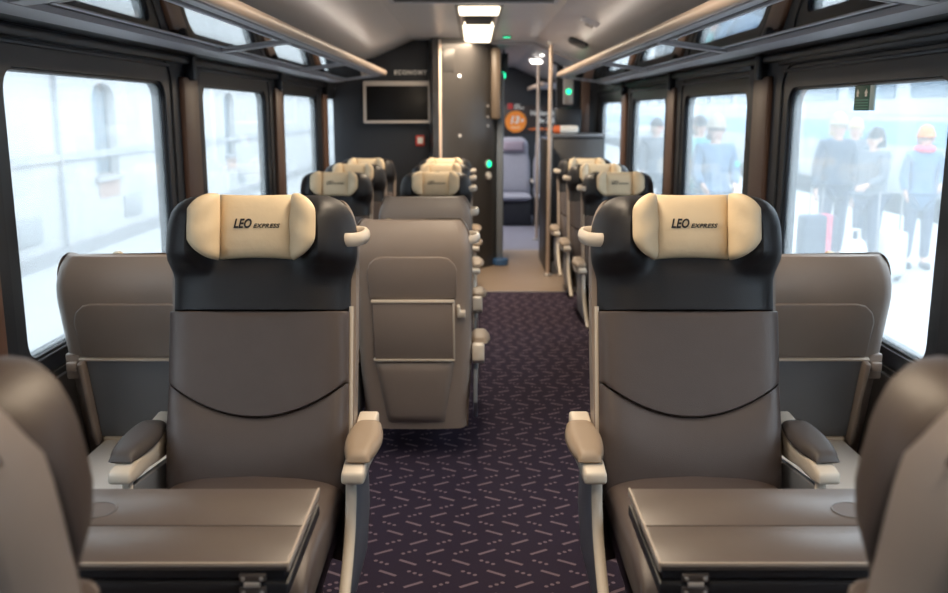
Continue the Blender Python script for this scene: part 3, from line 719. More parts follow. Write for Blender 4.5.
# door buttons on the far facet of the cabin
def on_facet(u, z, out):
    a, b = V((-0.05, 9.30, 0)), V((0.17, 9.60, 0)); d = (b - a).normalized(); n = V((d.y, -d.x, 0)); p = a + d * u + n * out; return V((p.x, p.y, z))
for z, m, lb in ((1.075, GREENL, 'round green lit door button on cabin edge'), (0.955, WHITEP, 'round white door button below the green one')):
    t = thing('door_button', lb, 'button', on_facet(0.33, z, 0)); o = V(t.location)
    obj('button_ring', MB().prism(rrect(0.33 - 0.045, z - 0.045, 0.33 + 0.045, z + 0.045, 0.044), lambda a, b, d: on_facet(a, b, d) - o, 0.0, 0.012), SILVER, t)
    obj('button_face', MB().prism(rrect(0.33 - 0.032, z - 0.032, 0.33 + 0.032, z + 0.032, 0.03), lambda a, b, d: on_facet(a, b, d) - o, 0.006, 0.02), m, t)
for z, wh in ((1.66, 'topmost'), (1.55, 'middle'), (1.46, 'lowest')):
    t = thing('cabin_rivet', '%s small steel rivet of the three on cabin edge' % wh, 'rivet', on_facet(0.32, z, 0), 0, 'rivets on cabin edge'); o = V(t.location)
    obj('rivet_head', MB().prism(rrect(0.32 - 0.014, z - 0.014, 0.32 + 0.014, z + 0.014, 0.013), lambda a, b, d: on_facet(a, b, d) - o, 0.0, 0.01), SILVER, t)
struct('trim_61', MB().box((0.235, 9.72, 0.0), (0.31, 9.84, 2.0), 0.015), mat('door_jamb', (0.16, 0.19, 0.23), 0.35))
struct('trim_62', MB().cyl((0.28, 9.70, 0.0), 0.085, 0.07, 20), mat('blue_foot', (0.05, 0.13, 0.30), 0.4))
struct('trim_63', MB().box((0.17, 9.55, 1.52), (0.275, 9.75, 2.24), 0.04), mat('jamb_cover', (0.13, 0.10, 0.075), 0.4))
# screen
t = thing('wall_screen', 'black screen in a silver frame on dark end wall', 'screen', (-0.765, 9.46, 1.69))
obj('backing', MB().box((-0.30, -0.055, -0.18), (0.30, 0.0, 0.18), 0.01), CHAR, t)
fr = holed('frame', rrect(-0.335, -0.205, 0.335, 0.205, 0.012), [rrect(-0.308, -0.180, 0.308, 0.160, 0.006)], 0.035, lambda a, b, c: V((a, -0.07 - c + 0.10 * -b * 0, b)))
obj('frame', fr, mat('screen_frame', (0.48, 0.44, 0.41), 0.35, metal=0.3), t)
obj('display', MB().box((-0.312, -0.075, -0.184), (0.312, -0.056, 0.164), 0.002), SCREEN, t)
t.rotation_euler = (math.radians(-4), 0, 0); t.location = (-0.765, 9.435, 1.69)
me, wd = text_mesh('ECONOMY', 0.058, lambda a, b, c: V((a, -c, b)), bold=0.0022, space=1.2, ext=0.003, align='CENTER')
tag(obj('wall_lettering', me, WHITEP, None, (-0.635, 9.455, 1.968)), 'white capital letters on dark end wall above the screen', 'lettering')
t = thing('emergency_switch', 'small red and white switch box on end wall below screen', 'switch', (-0.545, 9.46, 1.315))
obj('switch_box', MB().box((-0.045, -0.03, -0.055), (0.045, 0, 0.055), 0.008), mat('switch_red', (0.55, 0.06, 0.04), 0.5), t)
obj('switch_label', MB().box((-0.026, -0.034, -0.03), (0.03, -0.028, 0.035), 0.003), WHITEP, t)
# right hand cabinet with things on it
t = thing('low_cabinet', 'charcoal waist-high cabinet at aisle end behind right seats', 'cabinet', (1.12, 9.95, -0.035))
obj('body', MB().box((-0.29, 0.0, 0.035), (0.27, 0.6, 1.375), 0.008), CHAR, t)
obj('worktop', MB().box((-0.31, -0.02, 1.375), (0.275, 0.62, 1.405), 0.006), mat('worktop_grey', (0.16, 0.17, 0.19), 0.3), t)
obj('door', MB().box((-0.27, -0.018, 0.06), (0.255, 0.0, 1.345), 0.004), mat('cabinet_door', (0.05, 0.048, 0.05), 0.42), t)
obj('side_wing', MB().box((-0.40, -0.82, 0.035), (-0.34, 0.2, 1.36), 0.01), mat('wing_dark', (0.03, 0.025, 0.024), 0.45), t)
obj('vertical_trim', MB().box((-0.305, -0.022, 0.035), (-0.275, 0.0, 1.375), 0.004), mat('cab_trim', (0.10, 0.085, 0.08), 0.4), t)
t = thing('display_case', 'black box standing on charcoal cabinet at the aisle end', 'box', (1.03, 10.3, 1.370))
obj('case', MB().box((-0.14, -0.1, 0.0), (0.14, 0.12, 0.275), 0.02), BLACKF, t); obj('case_front', MB().box((-0.12, -0.106, 0.03), (0.12, -0.098, 0.25), 0.003), CHAR, t)
t = thing('leaflet_dispenser', 'white rounded dispenser with orange end lying on the cabinet', 'dispenser', (0.975, 9.965, 1.370))
R = lambda x, k: [V((x, 0.045 * k * math.cos(2 * PI * i / 18), 0.047 + 0.045 * k * math.sin(2 * PI * i / 18))) for i in range(18)]
obj('body', MB().loft([R(-0.06, 1), R(0.10, 1), R(0.125, 0.85), R(0.135, 0.5)]), WHITEP, t)
obj('end_cap', MB().loft([R(-0.13, 0.7), R(-0.12, 0.97), R(-0.06, 1.0)]), mat('orange_end', (0.72, 0.16, 0.05), 0.5), t)
struct('wall_end_right', MB().box((0.93, 10.62, 0), (1.42, 10.70, 2.35)), CHAR)
struct('trim_64', MB().box((1.20, 10.55, 1.2), (1.30, 10.62, 2.1), 0.01), BROWNW)
t = thing('indicator_column', 'light grey ceiling post with a green light above the black box', 'post', (1.045, 10.45, 1.66))
obj('post', MB().box((-0.055, -0.04, 0.02), (0.055, 0.04, 0.60), 0.02), mat('post_grey', (0.42, 0.38, 0.36), 0.4), t)
obj('lens', MB().cyl((0.0, -0.058, 0.16), 0.03, 0.02, 16, 'Y'), GREENL, t)
# a horizontal dark luggage bin end above the doorway on the right
struct('beam_right', MB().box((0.86, 10.5, 2.12), (1.35, 10.64, 2.19), 0.03), BLACKF)
# poles
def pole(x, y, label):
    t = thing('grab_pole', label, 'pole', (x, y, 0), 0, 'grab poles')
    obj('tube', MB().cyl((0, 0, 0.0), 0.021, 2.26, 16), POLE, t)
    obj('floor_flange', MB().cyl((0, 0, 0.0), 0.045, 0.02, 18), SILVER, t); obj('ceiling_flange', MB().cyl((0, 0, 2.225), 0.04, 0.04, 18), SILVER, t)
pole(0.795, 11.65, 'farther left one of two vertical grab poles by the doorway')
pole(0.735, 9.05, 'nearer right one of two vertical grab poles by the doorway')
for (x, y, r, nm, lb) in ((0.74, 11.2, 0.085, 'white_downlight', 'bright oval downlight at top of the left grab pole'), (0.74, 10.3, 0.028, 'small_downlight', 'left one of two tiny ceiling spots by the poles'), (0.86, 10.4, 0.024, 'small_downlight', 'right one of two tiny ceiling spots by the poles')):
    t = thing(nm, lb, 'light', (x, y, 2.215 if r > .05 else 2.22))
    obj('ring', MB().cyl((0, 0, -0.012), r * 1.1, 0.02, 22), SILVER, t); obj('lens', MB().cyl((0, 0, -0.012 - r * 0.5), r * 0.75, r * 0.5 + 0.002, 22, r2=r), WHITEL, t)
t = thing('hanging_sign', 'small dark box sign with green light beside the doorway', 'sign', (0.325, 10.4, 2.05))
obj('box', MB().box((-0.045, -0.03, -0.02), (0.05, 0.03, 0.18), 0.006), BLACKF, t); obj('hanger', MB().box((-0.01, -0.01, 0.17), (0.01, 0.01, 0.24)), BLACKF, t)
obj('lens', MB().cyl((-0.015, -0.045, -0.06), 0.04, 0.03, 16, 'Y'), GREENL, t); obj('lens_mount', MB().box((-0.03, -0.02, -0.06), (0.0, 0.02, 0.0), 0.004), BLACKF, t)
t = thing('exit_light', 'green strip light on the ceiling above the cabin edge', 'light', (0.31, 8.95, 2.285))
obj('lens', MB().cyl((0, 0, 0.0), 0.035, 0.012, 18), GREENL, t)
obj('ring', MB().cyl((0, 0, 0.003), 0.045, 0.012, 18), BLACKF, t)

# ------------------------------------------------------------------ rear section: seats, poster, rack
struct('wall_rear', MB().box((-1.42, 14.5, 0), (1.42, 14.56, 2.35)), CHAR)
FAB = mat('lavender_fabric', (0.27, 0.28, 0.35), 0.85, noise=0.25, nscale=60); FABD = mat('violet_headrest', (0.20, 0.17, 0.23), 0.7); FABB = mat('navy_base', (0.014, 0.016, 0.026), 0.6)
def far_seat(x, label):
    t = thing('fabric_seat', label, 'seat', (x, 13.5, 0), 0, 'lavender fabric seats beyond the doorway')
    def body():
        def pos(u, v):
            wv = 0.245 - 0.03 * sstep(0.55, 0.7, v) - 0.10 * max(0, (v - 0.86) / 0.14) ** 2.5
            return V(((2 * u - 1) * wv, lerp(0.0, 0.16, v), lerp(0.42, 1.24, v)))
        return MB().puff(14, 16, pos, lambda u, v: V((0, -0.97, 0.2)), lambda u, v: (0.05 + 0.02 * abs(2 * u - 1) ** 2) * fall(u) * fall(v, 8), lambda u, v: 0.05 * fall(u) * fall(v, 8))
    obj('backrest', cached('far_back', body), FAB, t)
    def hp():
        pos = lambda u, v: V(((2 * u - 1) * 0.16, lerp(0.045, 0.085, v), lerp(1.03, 1.185, v)))
        return MB().puff(8, 8, pos, lambda u, v: V((0, -0.97, 0.2)), lambda u, v: 0.035 * fall(u, 4) * fall(v, 4), lambda u, v: 0.02 * fall(u) * fall(v))
    obj('headrest_patch', cached('far_head', hp), FABD, t)
    def cu():
        pos = lambda u, v: V(((2 * u - 1) * 0.24, lerp(0.08, -0.46, v), 0.41))
        return MB().puff(10, 10, pos, lambda u, v: V((0, 0, 1)), lambda u, v: 0.04 * fall(u) * fall(v), lambda u, v: 0.06 * fall(u) * fall(v))
    obj('cushion', cached('far_cush', cu), FAB, t)
    obj('base', cached('far_base', lambda: MB().box((-0.24, -0.36, 0.0), (0.24, 0.1, 0.37), 0.02)), FABB, t)
    if x < 1: obj('armrest', cached('far_arm', lambda: MB().box((0.248, -0.25, 0.60), (0.276, 0.05, 0.64), 0.012)), IVORY, t)
far_seat(0.578, 'lavender fabric seat beyond doorway under the orange circle poster')
far_seat(1.11, 'lavender fabric seat beyond doorway, half behind the grab poles')
t = thing('wall_poster', 'dark poster with orange circle above seats beyond the doorway', 'poster', (0.82, 14.49, 1.40))
obj('sheet', MB().box((-0.42, -0.012, -0.12), (0.58, 0.0, 0.30), 0.002), mat('poster_dark', (0.028, 0.018, 0.018), 0.5), t)
obj('orange_disc', MB().cyl((-0.175, -0.016, 0.055), 0.165, 0.006, 36, 'Y'), mat('poster_orange', (0.88, 0.27, 0.03), 0.5), t)
def ptxt(s, size, x, z, m, sh=0.0, bold=0.002, d=0.019):
    me, wd = text_mesh(s, size, lambda a, b, c: V((x + a, -d - c, z + b)), bold=bold, shear=sh); obj('lettering', me, m, t)
ptxt('13', 0.15, -0.275, 0.03, WHITEP, 0.2, 0.006); ptxt('x', 0.09, -0.10, 0.05, WHITEP, 0.2, 0.003); ptxt('denně', 0.055, -0.25, -0.05, mat('poster_pale', (0.95, 0.6, 0.35), 0.5))
ptxt('LEO', 0.05, -0.20, 0.285, WHITEP, 0.2, 0.002, 0.014); ptxt('EXPRESS', 0.04, -0.20, 0.245, WHITEP, 0.2, 0.001, 0.014)
obj('poster_mark', MB().box((-0.30, -0.016, 0.24), (-0.22, -0.011, 0.33), 0.01), mat('poster_red', (0.5, 0.03, 0.03), 0.5), t)
ptxt('Nejlevněji', 0.10, 0.05, 0.15, WHITEP, 0, 0.003, 0.014); ptxt('do Žiliny', 0.10, 0.16, 0.04, WHITEP, 0, 0.003, 0.014); ptxt('s palubním servisem', 0.055, 0.03, -0.07, mat('poster_orange2', (0.85, 0.2, 0.04), 0.5), 0, 0.002, 0.014)
t = thing('rear_luggage_rack', 'pale luggage rack beyond the doorway, above the poster', 'rack', (0.84, 11.8, 1.95))
obj('front_rail', MB().tube([(0.02, 0.05, 0), (0, 2.6, 0)], 0.028, 12), RAIL, t)
obj('shelf', MB().box((0.02, 0.0, -0.01), (0.562, 2.6, 0.01), 0.003), RACKG, t)
# ceiling lamp of the vestibule and rear section
for (y, pw, lb) in ((11.0, 26, 'flat ceiling lamp of the vestibule'), (13.0, 30, 'flat ceiling lamp of the section beyond the doorway')):
    t = thing('vestibule_lamp', lb, 'ceiling light', (-0.1, y, 2.265))
    obj('diffuser', MB().box((-0.2, -0.4, -0.012), (0.2, 0.4, 0.0), 0.004), WHITEL, t)
    ld = bpy.data.lights.new('lamp_light', 'AREA'); ld.shape = 'RECTANGLE'; ld.size = 0.4; ld.size_y = 0.8; ld.color = (1, 0.92, 0.86); ld.energy = pw
    lo = bpy.data.objects.new('lamp_light', ld); COL.objects.link(lo); lo.parent = t; lo.location = (0, 0, -0.016)

# emergency sticker on the right window
GS = mat('sign_green', (0.01, 0.075, 0.055), 0.5)
t = thing('window_sticker', 'dark green emergency sticker with white arrows on right window', 'sticker', (WX + 0.026, 3.44, 1.645))
obj('sheet', MB().box((-0.002, -0.055, -0.04), (0.002, 0.085, 0.05), 0.0008), GS, t)
obj('pale_strip', MB().box((-0.0035, -0.095, -0.04), (0.0015, -0.055, 0.05), 0.0008), mat('sticker_pale', (0.30, 0.42, 0.46), 0.4), t)
for yy in (-0.02, 0.055):
    obj('arrow', MB().prism([(yy - 0.008, 0.01), (yy + 0.008, 0.01), (yy + 0.008, 0.022), (yy + 0.014, 0.022), (yy, 0.038), (yy - 0.014, 0.022), (yy - 0.008, 0.022)], lambda a, b, d: V((d, a, b)), -0.003, -0.001), WHITEP, t)
for k in range(4):
    obj('text_line', MB().box((-0.003, -0.045, -0.034 + k * 0.010), (-0.0018, 0.075, -0.030 + k * 0.010)), mat('sticker_line', (0.10, 0.28, 0.22), 0.5), t)

# ------------------------------------------------------------------ outside, left: pale building and its yard
PLAST = mat('pale_plaster', (0.47, 0.47, 0.47), 0.8, noise=0.04, nscale=1.5); GRNDL = mat('pale_paving', (0.42, 0.42, 0.415), 0.9, noise=0.06, nscale=2)
struct('ground', MB().box((-60, -30, -1.0), (-1.6, 90, -0.85)), GRNDL)
BX = -6.9
b = thing('pale_building', 'long pale plaster building seen through the left windows', 'building', (BX, 14, -0.85))
o = V((BX, 14, -0.85))
wy = [(12.5, 13.6), (16.95, 18.05), (21.4, 22.5), (25.9, 27.0), (30.4, 31.5)]
hol = []
def arch(y0, y1, z0, z1): 
    P = [(y0, z0), (y1, z0), (y1, z1)]; c = (y0 + y1) / 2; hw = (y1 - y0) / 2
    return P + [(c + hw * math.cos(PI * k / 8), z1 + 0.28 * math.sin(PI * k / 8)) for k in range(1, 8)] + [(y0, z1)]
holes = [arch(a, c, 0.42, 1.85) for a, c in wy]
me = holed('facade', [(-6, -0.85), (60, -0.85), (60, 7.0), (-6, 7.0)], holes, 0.30, lambda a, b_, c: V((BX + c - 0.15, a, b_)) - o)
obj('facade', me, PLAST, b)
obj('ledge', MB().box(V((BX, -6, 0.80)) - o, V((BX + 0.07, 60, 0.92)) - o), mat('ledge_grey', (0.36, 0.37, 0.39), 0.8), b)
obj('plinth', MB().box(V((BX, -6, -0.85)) - o, V((BX + 0.08, 60, -0.62)) - o), mat('plinth_grey', (0.30, 0.30, 0.31), 0.8), b)
SASH = mat('window_sash', (0.32, 0.35, 0.37), 0.6); PANEB = mat('far_pane', (0.22, 0.28, 0.33), 0.3)
for a, c in wy:
    wn = obj('window', MB().box(V((BX - 0.24, a, 0.42)) - o, V((BX - 0.20, c, 2.14)) - o), SASH, b)
    nc, nr = 3, 6
    for i in range(nc):
        for j in range(nr):
            y0_ = lerp(a, c, i / nc) + 0.05; y1_ = lerp(a, c, (i + 1) / nc) - 0.03; z0_ = lerp(0.46, 2.0, j / nr) + 0.03; z1_ = lerp(0.46, 2.0, (j + 1) / nr) - 0.02
            obj('pane', MB().box(V((BX - 0.205, y0_, z0_)) - o, V((BX - 0.19, y1_, z1_)) - o).mesh('pane', None), PANEB, wn)
    obj('window_sill', MB().box(V((BX - 0.02, a - 0.1, 0.34)) - o, V((BX + 0.08, c + 0.1, 0.42)) - o), mat('ledge_grey', (0.36, 0.37, 0.39), 0.8), b)
    obj('brick_patch', MB().box(V((BX - 0.01, a + 0.05, 0.02)) - o, V((BX + 0.012, c - 0.05, 0.34)) - o), mat('brick_patch', (0.42, 0.31, 0.27), 0.9), b)
    obj('cellar_grille', MB().box(V((BX - 0.01, a + 1.2, -0.45)) - o, V((BX + 0.03, c + 1.0, -0.02)) - o, 0.01), mat('cellar_grey', (0.32, 0.33, 0.34), 0.8), b)
obj('downpipe', MB().tube([V((BX + 0.06, 15.4, -0.85)) - o, V((BX + 0.06, 15.4, 6.5)) - o], 0.035, 8), mat('ledge_grey', (0.36, 0.37, 0.39), 0.8), b)

# ------------------------------------------------------------------ outside, right: platform, standing train, waiting people
PZ = -0.20
struct('platform', MB().box((1.62, -30, -0.95), (7.6, 90, PZ)), mat('platform_paving', (0.38, 0.38, 0.38), 0.85, noise=0.05, nscale=2))
struct('ground_right', MB().box((7.6, -30, -1.1), (60, 90, -0.95)), GRNDL)
tr = thing('standing_train', 'pale train with blue stripe standing beyond the platform on the right', 'train', (9.4, 20, -0.95)); o = V((9.4, 20, -0.95))
TW = mat('train_white', (0.36, 0.39, 0.42), 0.4); TB = mat('train_blue', (0.10, 0.25, 0.45), 0.4); TG = mat('train_glass', (0.10, 0.16, 0.22), 0.2)
obj('body', MB().prism([(8.6, 0.0), (8.5, 0.6), (8.5, 2.2), (8.75, 2.9), (9.2, 3.1), (11.2, 3.1), (11.4, 0.0)], lambda a, b_, d: V((a, d, b_)) - o, -10, 70), TW, tr)
obj('lower_stripe', MB().box(V((8.48, -10, 0.95)) - o, V((8.52, 70, 1.42)) - o), TB, tr)
obj('upper_stripe', MB().box(V((8.475, -10, 1.55)) - o, V((8.52, 70, 1.78)) - o), mat('train_pale_blue', (0.35, 0.52, 0.70), 0.4), tr)
for k in range(26):
    obj('window', MB().box(V((8.47, -8 + k * 3.0, 1.88)) - o, V((8.52, -5.7 + k * 3.0, 2.2)) - o).mesh('window', None), TG, tr)
obj('underframe', MB().box(V((8.7, -10, -0.9)) - o, V((11.2, 70, 0.0)) - o), CHAR, tr)

SKIN = mat('skin', (0.62, 0.38, 0.29), 0.5)
def skin_mesh(nodes, edges, name, sub=2):
    """nodes: dict name -> (pos, radius); one continuous skinned surface"""
    keys = list(nodes); me = bpy.data.meshes.new(name)
    me.from_pydata([nodes[k][0] for k in keys], [(keys.index(a), keys.index(b_)) for a, b_ in edges], [])
    t = bpy.data.objects.new(name, me); COL.objects.link(t)
    t.modifiers.new('skin', 'SKIN'); sb = t.modifiers.new('sub', 'SUBSURF'); sb.levels = sub; sb.render_levels = sub
    sv = me.skin_vertices[0].data
    for i, k in enumerate(keys):
        r = nodes[k][1]; r = (r, r) if not isinstance(r, tuple) else r
        sv[i].radius = r; sv[i].use_root = (i == 0)
    bpy.context.view_layer.update()
    out = bpy.data.meshes.new_from_object(t.evaluated_get(bpy.context.evaluated_depsgraph_get()))
    bpy.data.objects.remove(t); out.name = name; out.shade_smooth(); return out
def person(x, y, rz, H, label, coat, trousers, hair, hat=None, scarf=None, bag=0, coat_len=0.42, arm=(0.0, 0.0), look=0.0):
    t = thing('person', label, 'person', (x, y, PZ), rz, 'people waiting on the platform')
    k = H / 1.72
    def P(a, b_, c): return (a * k, b_ * k, c * k)
    n = {}; e = []
    n['pelvis'] = (P(0, 0, 0.95), 0.13 * k); n['waist'] = (P(0, 0.0, 1.10), 0.12 * k); n['chest'] = (P(0, 0.01, 1.30), 0.14 * k)
    n['neckb'] = (P(0, 0.015, 1.45), 0.065 * k); n['neck'] = (P(0, 0.0, 1.50), 0.052 * k)
    n['head'] = (P(0, -0.015, 1.58), (0.082 * k, 0.092 * k)); n['crown'] = (P(0, -0.005, 1.66), (0.075 * k, 0.085 * k))
    e += [('pelvis', 'waist'), ('waist', 'chest'), ('chest', 'neckb'), ('neckb', 'neck'), ('neck', 'head'), ('head', 'crown')]
    hands = {}
    for s, sn in ((1, 'l'), (-1, 'r')):
        fwd = arm[0] if s > 0 else arm[1]
        sh = V((0.175 * s, 0.01, 1.40)); el = V((0.225 * s, 0.03 - 0.10 * fwd, 1.13 + 0.02 * fwd)); wr = V((lerp(0.24, 0.12, fwd) * s, -0.02 - 0.26 * fwd, 0.88 + 0.28 * fwd))
        d = (wr - el).normalized(); pm = wr + d * 0.05
        n['sh' + sn] = (P(*sh), 0.06 * k); n['el' + sn] = (P(*el), 0.042 * k); n['wr' + sn] = (P(*wr), 0.027 * k); n['pm' + sn] = (P(*pm), (0.018 * k, 0.038 * k))
        e += [('chest', 'sh' + sn), ('sh' + sn, 'el' + sn), ('el' + sn, 'wr' + sn), ('wr' + sn, 'pm' + sn)]
        side = d.cross(V((1, 0, 0))).normalized()
        for fi in range(4):
            a = pm + d * 0.04 + side * (fi - 1.5) * 0.019; b_ = a + d * (0.045 + 0.008 * (fi in (1, 2))) + V((-0.012 * s, 0, 0))
            n['f%s%d' % (sn, fi)] = (P(*a), 0.009 * k); n['g%s%d' % (sn, fi)] = (P(*b_), 0.008 * k); e += [('pm' + sn, 'f%s%d' % (sn, fi)), ('f%s%d' % (sn, fi), 'g%s%d' % (sn, fi))]
        th = wr + d * 0.04 - side * 0.045; n['th' + sn] = (P(*th), 0.010 * k); th2 = th + d * 0.04; n['ti' + sn] = (P(*th2), 0.009 * k); e += [('pm' + sn, 'th' + sn), ('th' + sn, 'ti' + sn)]
        n['hip' + sn] = (P(0.09 * s, 0, 0.88), 0.085 * k); n['kn' + sn] = (P(0.10 * s, -0.01, 0.49), 0.058 * k); n['an' + sn] = (P(0.105 * s, 0.02, 0.09), 0.042 * k); n['to' + sn] = (P(0.11 * s, -0.11, 0.04), 0.035 * k)
        e += [('pelvis', 'hip' + sn), ('hip' + sn, 'kn' + sn), ('kn' + sn, 'an' + sn), ('an' + sn, 'to' + sn)]
        hands[sn] = V(P(*pm))
    obj('body', skin_mesh(n, e, 'body'), SKIN, t)
    # face: nose, eyes, mouth, ears
    obj('nose', MB().loft([[V((a * k, b_ * k, c * k)) for a, b_, c in r] for r in ([(-.013, -.105, 1.565), (.013, -.105, 1.565), (0, -.128, 1.57)], [(-.007, -.10, 1.61), (.007, -.10, 1.61), (0, -.108, 1.61)])]), SKIN, t)
    for s in (1, -1):
        obj('eye', MB().cyl((0.032 * s * k, -0.108 * k, 1.612 * k), 0.012 * k, 0.01 * k, 10, 'Y'), INK, t)
        obj('ear', MB().box((0.080 * s * k, -0.025 * k, 1.57 * k), (0.098 * s * k, 0.02 * k, 1.63 * k), 0.008), SKIN, t)
    obj('mouth', MB().box((-0.024 * k, -0.108 * k, 1.535 * k), (0.024 * k, -0.098 * k, 1.545 * k), 0.003), mat('lips', (0.5, 0.18, 0.16), 0.5), t)
    cn = {q: n[q] for q in ('waist', 'chest')}; cn['neckb'] = (n['neckb'][0], 0.085 * k)
    cn['waist'] = (n['waist'][0], (0.165 * k, 0.145 * k)); cn['chest'] = (n['chest'][0], (0.17 * k, 0.145 * k)); cn['hem'] = (P(0, 0, 0.95), (0.18 * k, 0.16 * k)); cn['hem2'] = (P(0, 0.0, 0.95 - coat_len * 0.6), (0.19 * k, 0.165 * k))
    ce = [('waist', 'chest'), ('chest', 'neckb'), ('waist', 'hem'), ('hem', 'hem2')]
    for sn in 'lr':
        cn['sh' + sn] = (n['sh' + sn][0], 0.08 * k); cn['el' + sn] = (n['el' + sn][0], 0.065 * k); cn['wr' + sn] = (n['wr' + sn][0], 0.05 * k)
        ce += [('chest', 'sh' + sn), ('sh' + sn, 'el' + sn), ('el' + sn, 'wr' + sn)]
    obj('coat', skin_mesh(cn, ce, 'coat'), coat, t)
    tn = {'pelvis': (n['pelvis'][0], 0.145 * k)}; te = []
    for sn in 'lr':
        tn['hip' + sn] = (n['hip' + sn][0], 0.10 * k); tn['kn' + sn] = (n['kn' + sn][0], 0.072 * k); tn['an' + sn] = (V(n['an' + sn][0]) + V((0, 0, 0.02)), 0.058 * k)
        te += [('pelvis', 'hip' + sn), ('hip' + sn, 'kn' + sn), ('kn' + sn, 'an' + sn)]
    obj('trousers', skin_mesh(tn, te, 'trousers'), trousers, t)
    for s in (1, -1):
        obj('shoe', MB().box((0.06 * s * k, -0.17 * k, 0.0), (0.16 * s * k, 0.09 * k, 0.085 * k), 0.03, 3), CHAR, t)
    def cap(r, zb, zt, yoff=0.0, flare=1.0):
        rings = []
        for j in range(7):
            q = j / 6; rr = math.sqrt(max(0.0, 1 - (q * 0.98) ** 2.2)) if q > 0 else flare
            rings.append([V((r * rr * math.cos(2 * PI * i / 20) * k, (yoff + r * 1.08 * rr * math.sin(2 * PI * i / 20)) * k, lerp(zb, zt, q) * k)) for i in range(20)])
        return MB().loft(rings)
    obj('hair', cap(0.100, 1.60, 1.745, 0.012), hair, t)
    obj('back_hair', cap(0.085, 1.50, 1.70, 0.045), hair, t)
    if hat:
        obj('knit_hat', cap(0.1055, 1.625, 1.785, 0.003), hat, t); obj('hat_cuff', MB().tube([V((0.098 * math.cos(2 * PI * i / 20) * k, (0.003 + 0.106 * math.sin(2 * PI * i / 20)) * k, 1.645 * k)) for i in range(20)], 0.016 * k, 8, closed=True), hat, t)
    if scarf:
        sc = obj('scarf', MB().tube([V((0.085 * math.cos(2 * PI * i / 18) * k, (0.005 + 0.085 * math.sin(2 * PI * i / 18)) * k, 1.485 * k)) for i in range(18)], 0.045 * k, 10, closed=True), scarf, t)
    return t, hands
NAVY = mat('navy_coat', (0.03, 0.05, 0.085), 0.8); BLUEC = mat('blue_jacket', (0.09, 0.17, 0.28), 0.8); GREYC = mat('grey_coat', (0.11, 0.13, 0.16), 0.8); DENIM = mat('denim', (0.06, 0.08, 0.13), 0.85)
HD = mat('dark_hair', (0.02, 0.018, 0.018), 0.6); HB = mat('blond_hair', (0.5, 0.36, 0.2), 0.6); HBR = mat('brown_hair', (0.12, 0.06, 0.035), 0.6)
WOOLO = mat('orange_wool', (0.62, 0.22, 0.06), 0.9, bump=0.5, bscale=80); WOOLW = mat('cream_wool', (0.42, 0.36, 0.28), 0.9, bump=0.5, bscale=80); WOOLP = mat('pink_scarf', (0.75, 0.12, 0.18), 0.9)
def px(u, y, z=0.7):   # where the ground ray of a picture column meets depth y
    return (u - 474) * (y * 0.9805 + (CAM_Z - z) * 0.1966) / 920
person(px(834, 11.1), 11.1, 0.15, 1.74, 'tall person in dark coat and pale knit hat beyond near right window', NAVY, DENIM, HB, hat=WOOLW, arm=(0.5, 0.0))
person(px(852, 12.3), 12.3, -0.5, 1.70, 'blond person half hidden behind the two at near right window', GREYC, DENIM, HB, arm=(0.2, 0.6))
person(px(871, 10.3), 10.3, -1.25, 1.62, 'dark-haired person in profile in a navy jacket beyond right window', GREYC, DENIM, HD, arm=(0.7, 0.1), coat_len=0.2)
person(px(921, 10.7), 10.7, -0.2, 1.60, 'person in orange knit hat and pink scarf beyond near right window', BLUEC, DENIM, HBR, hat=WOOLO, scarf=WOOLP, arm=(0.6, 0.3))
person(px(713, 10.2), 10.2, 0.1, 1.72, 'person in pale hat and blue coat beyond second right window', BLUEC, NAVY, HBR, hat=WOOLW, arm=(0.5, 0.5))
person(px(697, 12.0), 12.0, 0.3, 1.74, 'person in teal coat at left edge of second right window', mat('teal_coat', (0.10, 0.32, 0.33), 0.8), DENIM, HD, arm=(0.2, 0.2))
person(px(655, 13.5), 13.5, 0.0, 1.70, 'person in a grey coat faintly seen through third right window', GREYC, DENIM, HD, arm=(0.3, 0.3))
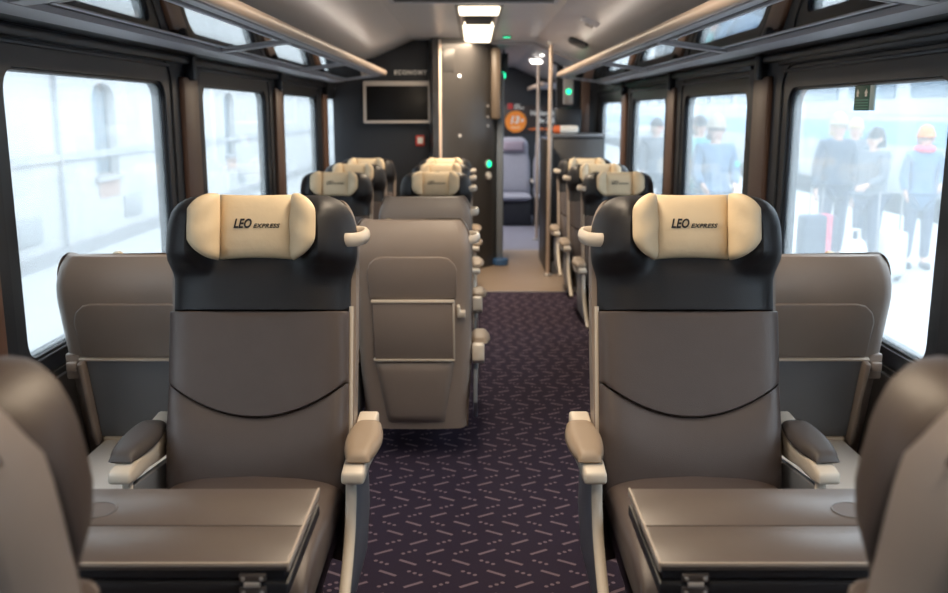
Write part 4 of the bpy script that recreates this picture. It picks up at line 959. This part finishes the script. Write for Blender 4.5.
# luggage
t = thing('suitcase', 'dark upright suitcase with red strap on platform, beyond right window', 'suitcase', (px(820, 10.4), 10.4, PZ))
obj('case', MB().box((-0.20, -0.12, 0.05), (0.20, 0.12, 0.66), 0.04, 3), NAVY, t)
obj('strap', MB().box((0.06, -0.124, 0.05), (0.12, 0.124, 0.664), 0.004), WOOLP, t)
for q in (-1, 1): obj('handle_bar', MB().tube([(0.07 * q, 0.09, 0.62), (0.07 * q, 0.09, 0.98)], 0.008, 8), SILVER, t)
obj('handle_grip', MB().box((-0.085, 0.075, 0.97), (0.085, 0.105, 1.0), 0.01), CHAR, t)
for q in (-1, 1):
    for r in (-1, 1): obj('wheel', MB().cyl((0.15 * q - 0.012, 0.08 * r, 0.03), 0.03, 0.024, 14, 'X'), CHAR, t)
t = thing('white_bag', 'white shopping bag on the platform before person in profile', 'bag', (px(858, 9.7), 9.7, PZ))
def bagm(sc=1.0):
    R = lambda z, a, b_: [V((a * math.copysign(abs(math.cos(2 * PI * i / 20)) ** 0.6, math.cos(2 * PI * i / 20)), b_ * math.copysign(abs(math.sin(2 * PI * i / 20)) ** 0.6, math.sin(2 * PI * i / 20)), z)) for i in range(20)]
    return MB().loft([R(0.0, 0.12, 0.08), R(0.02, 0.15, 0.10), R(0.25, 0.155, 0.10), R(0.40, 0.12, 0.06), R(0.47, 0.09, 0.02)])
obj('sack', bagm(), mat('bag_white', (0.85, 0.85, 0.85), 0.6), t)
for q in (-1, 1): obj('bag_handle', MB().tube([(-0.05, 0.02 * q, 0.46), (-0.04, 0.03 * q, 0.58), (0.04, 0.03 * q, 0.58), (0.05, 0.02 * q, 0.46)], 0.008, 6), WHITEP, t)
t = thing('wheeled_trolley', 'pale two-wheeled trolley bag left of person in orange hat', 'trolley', (px(897, 9.8), 9.8, PZ))
obj('sack', MB().box((-0.13, -0.10, 0.06), (0.13, 0.10, 0.55), 0.05, 3), mat('trolley_grey', (0.55, 0.6, 0.62), 0.7), t)
obj('frame', MB().tube([(-0.12, 0.12, 0.05), (-0.12, 0.14, 0.95), (0.12, 0.14, 0.95), (0.12, 0.12, 0.05)], 0.012, 8), SILVER, t)
for q in (-1, 1): obj('wheel', MB().cyl((0.13 * q - 0.015, 0.11, 0.08), 0.08, 0.03, 18, 'X'), CHAR, t)
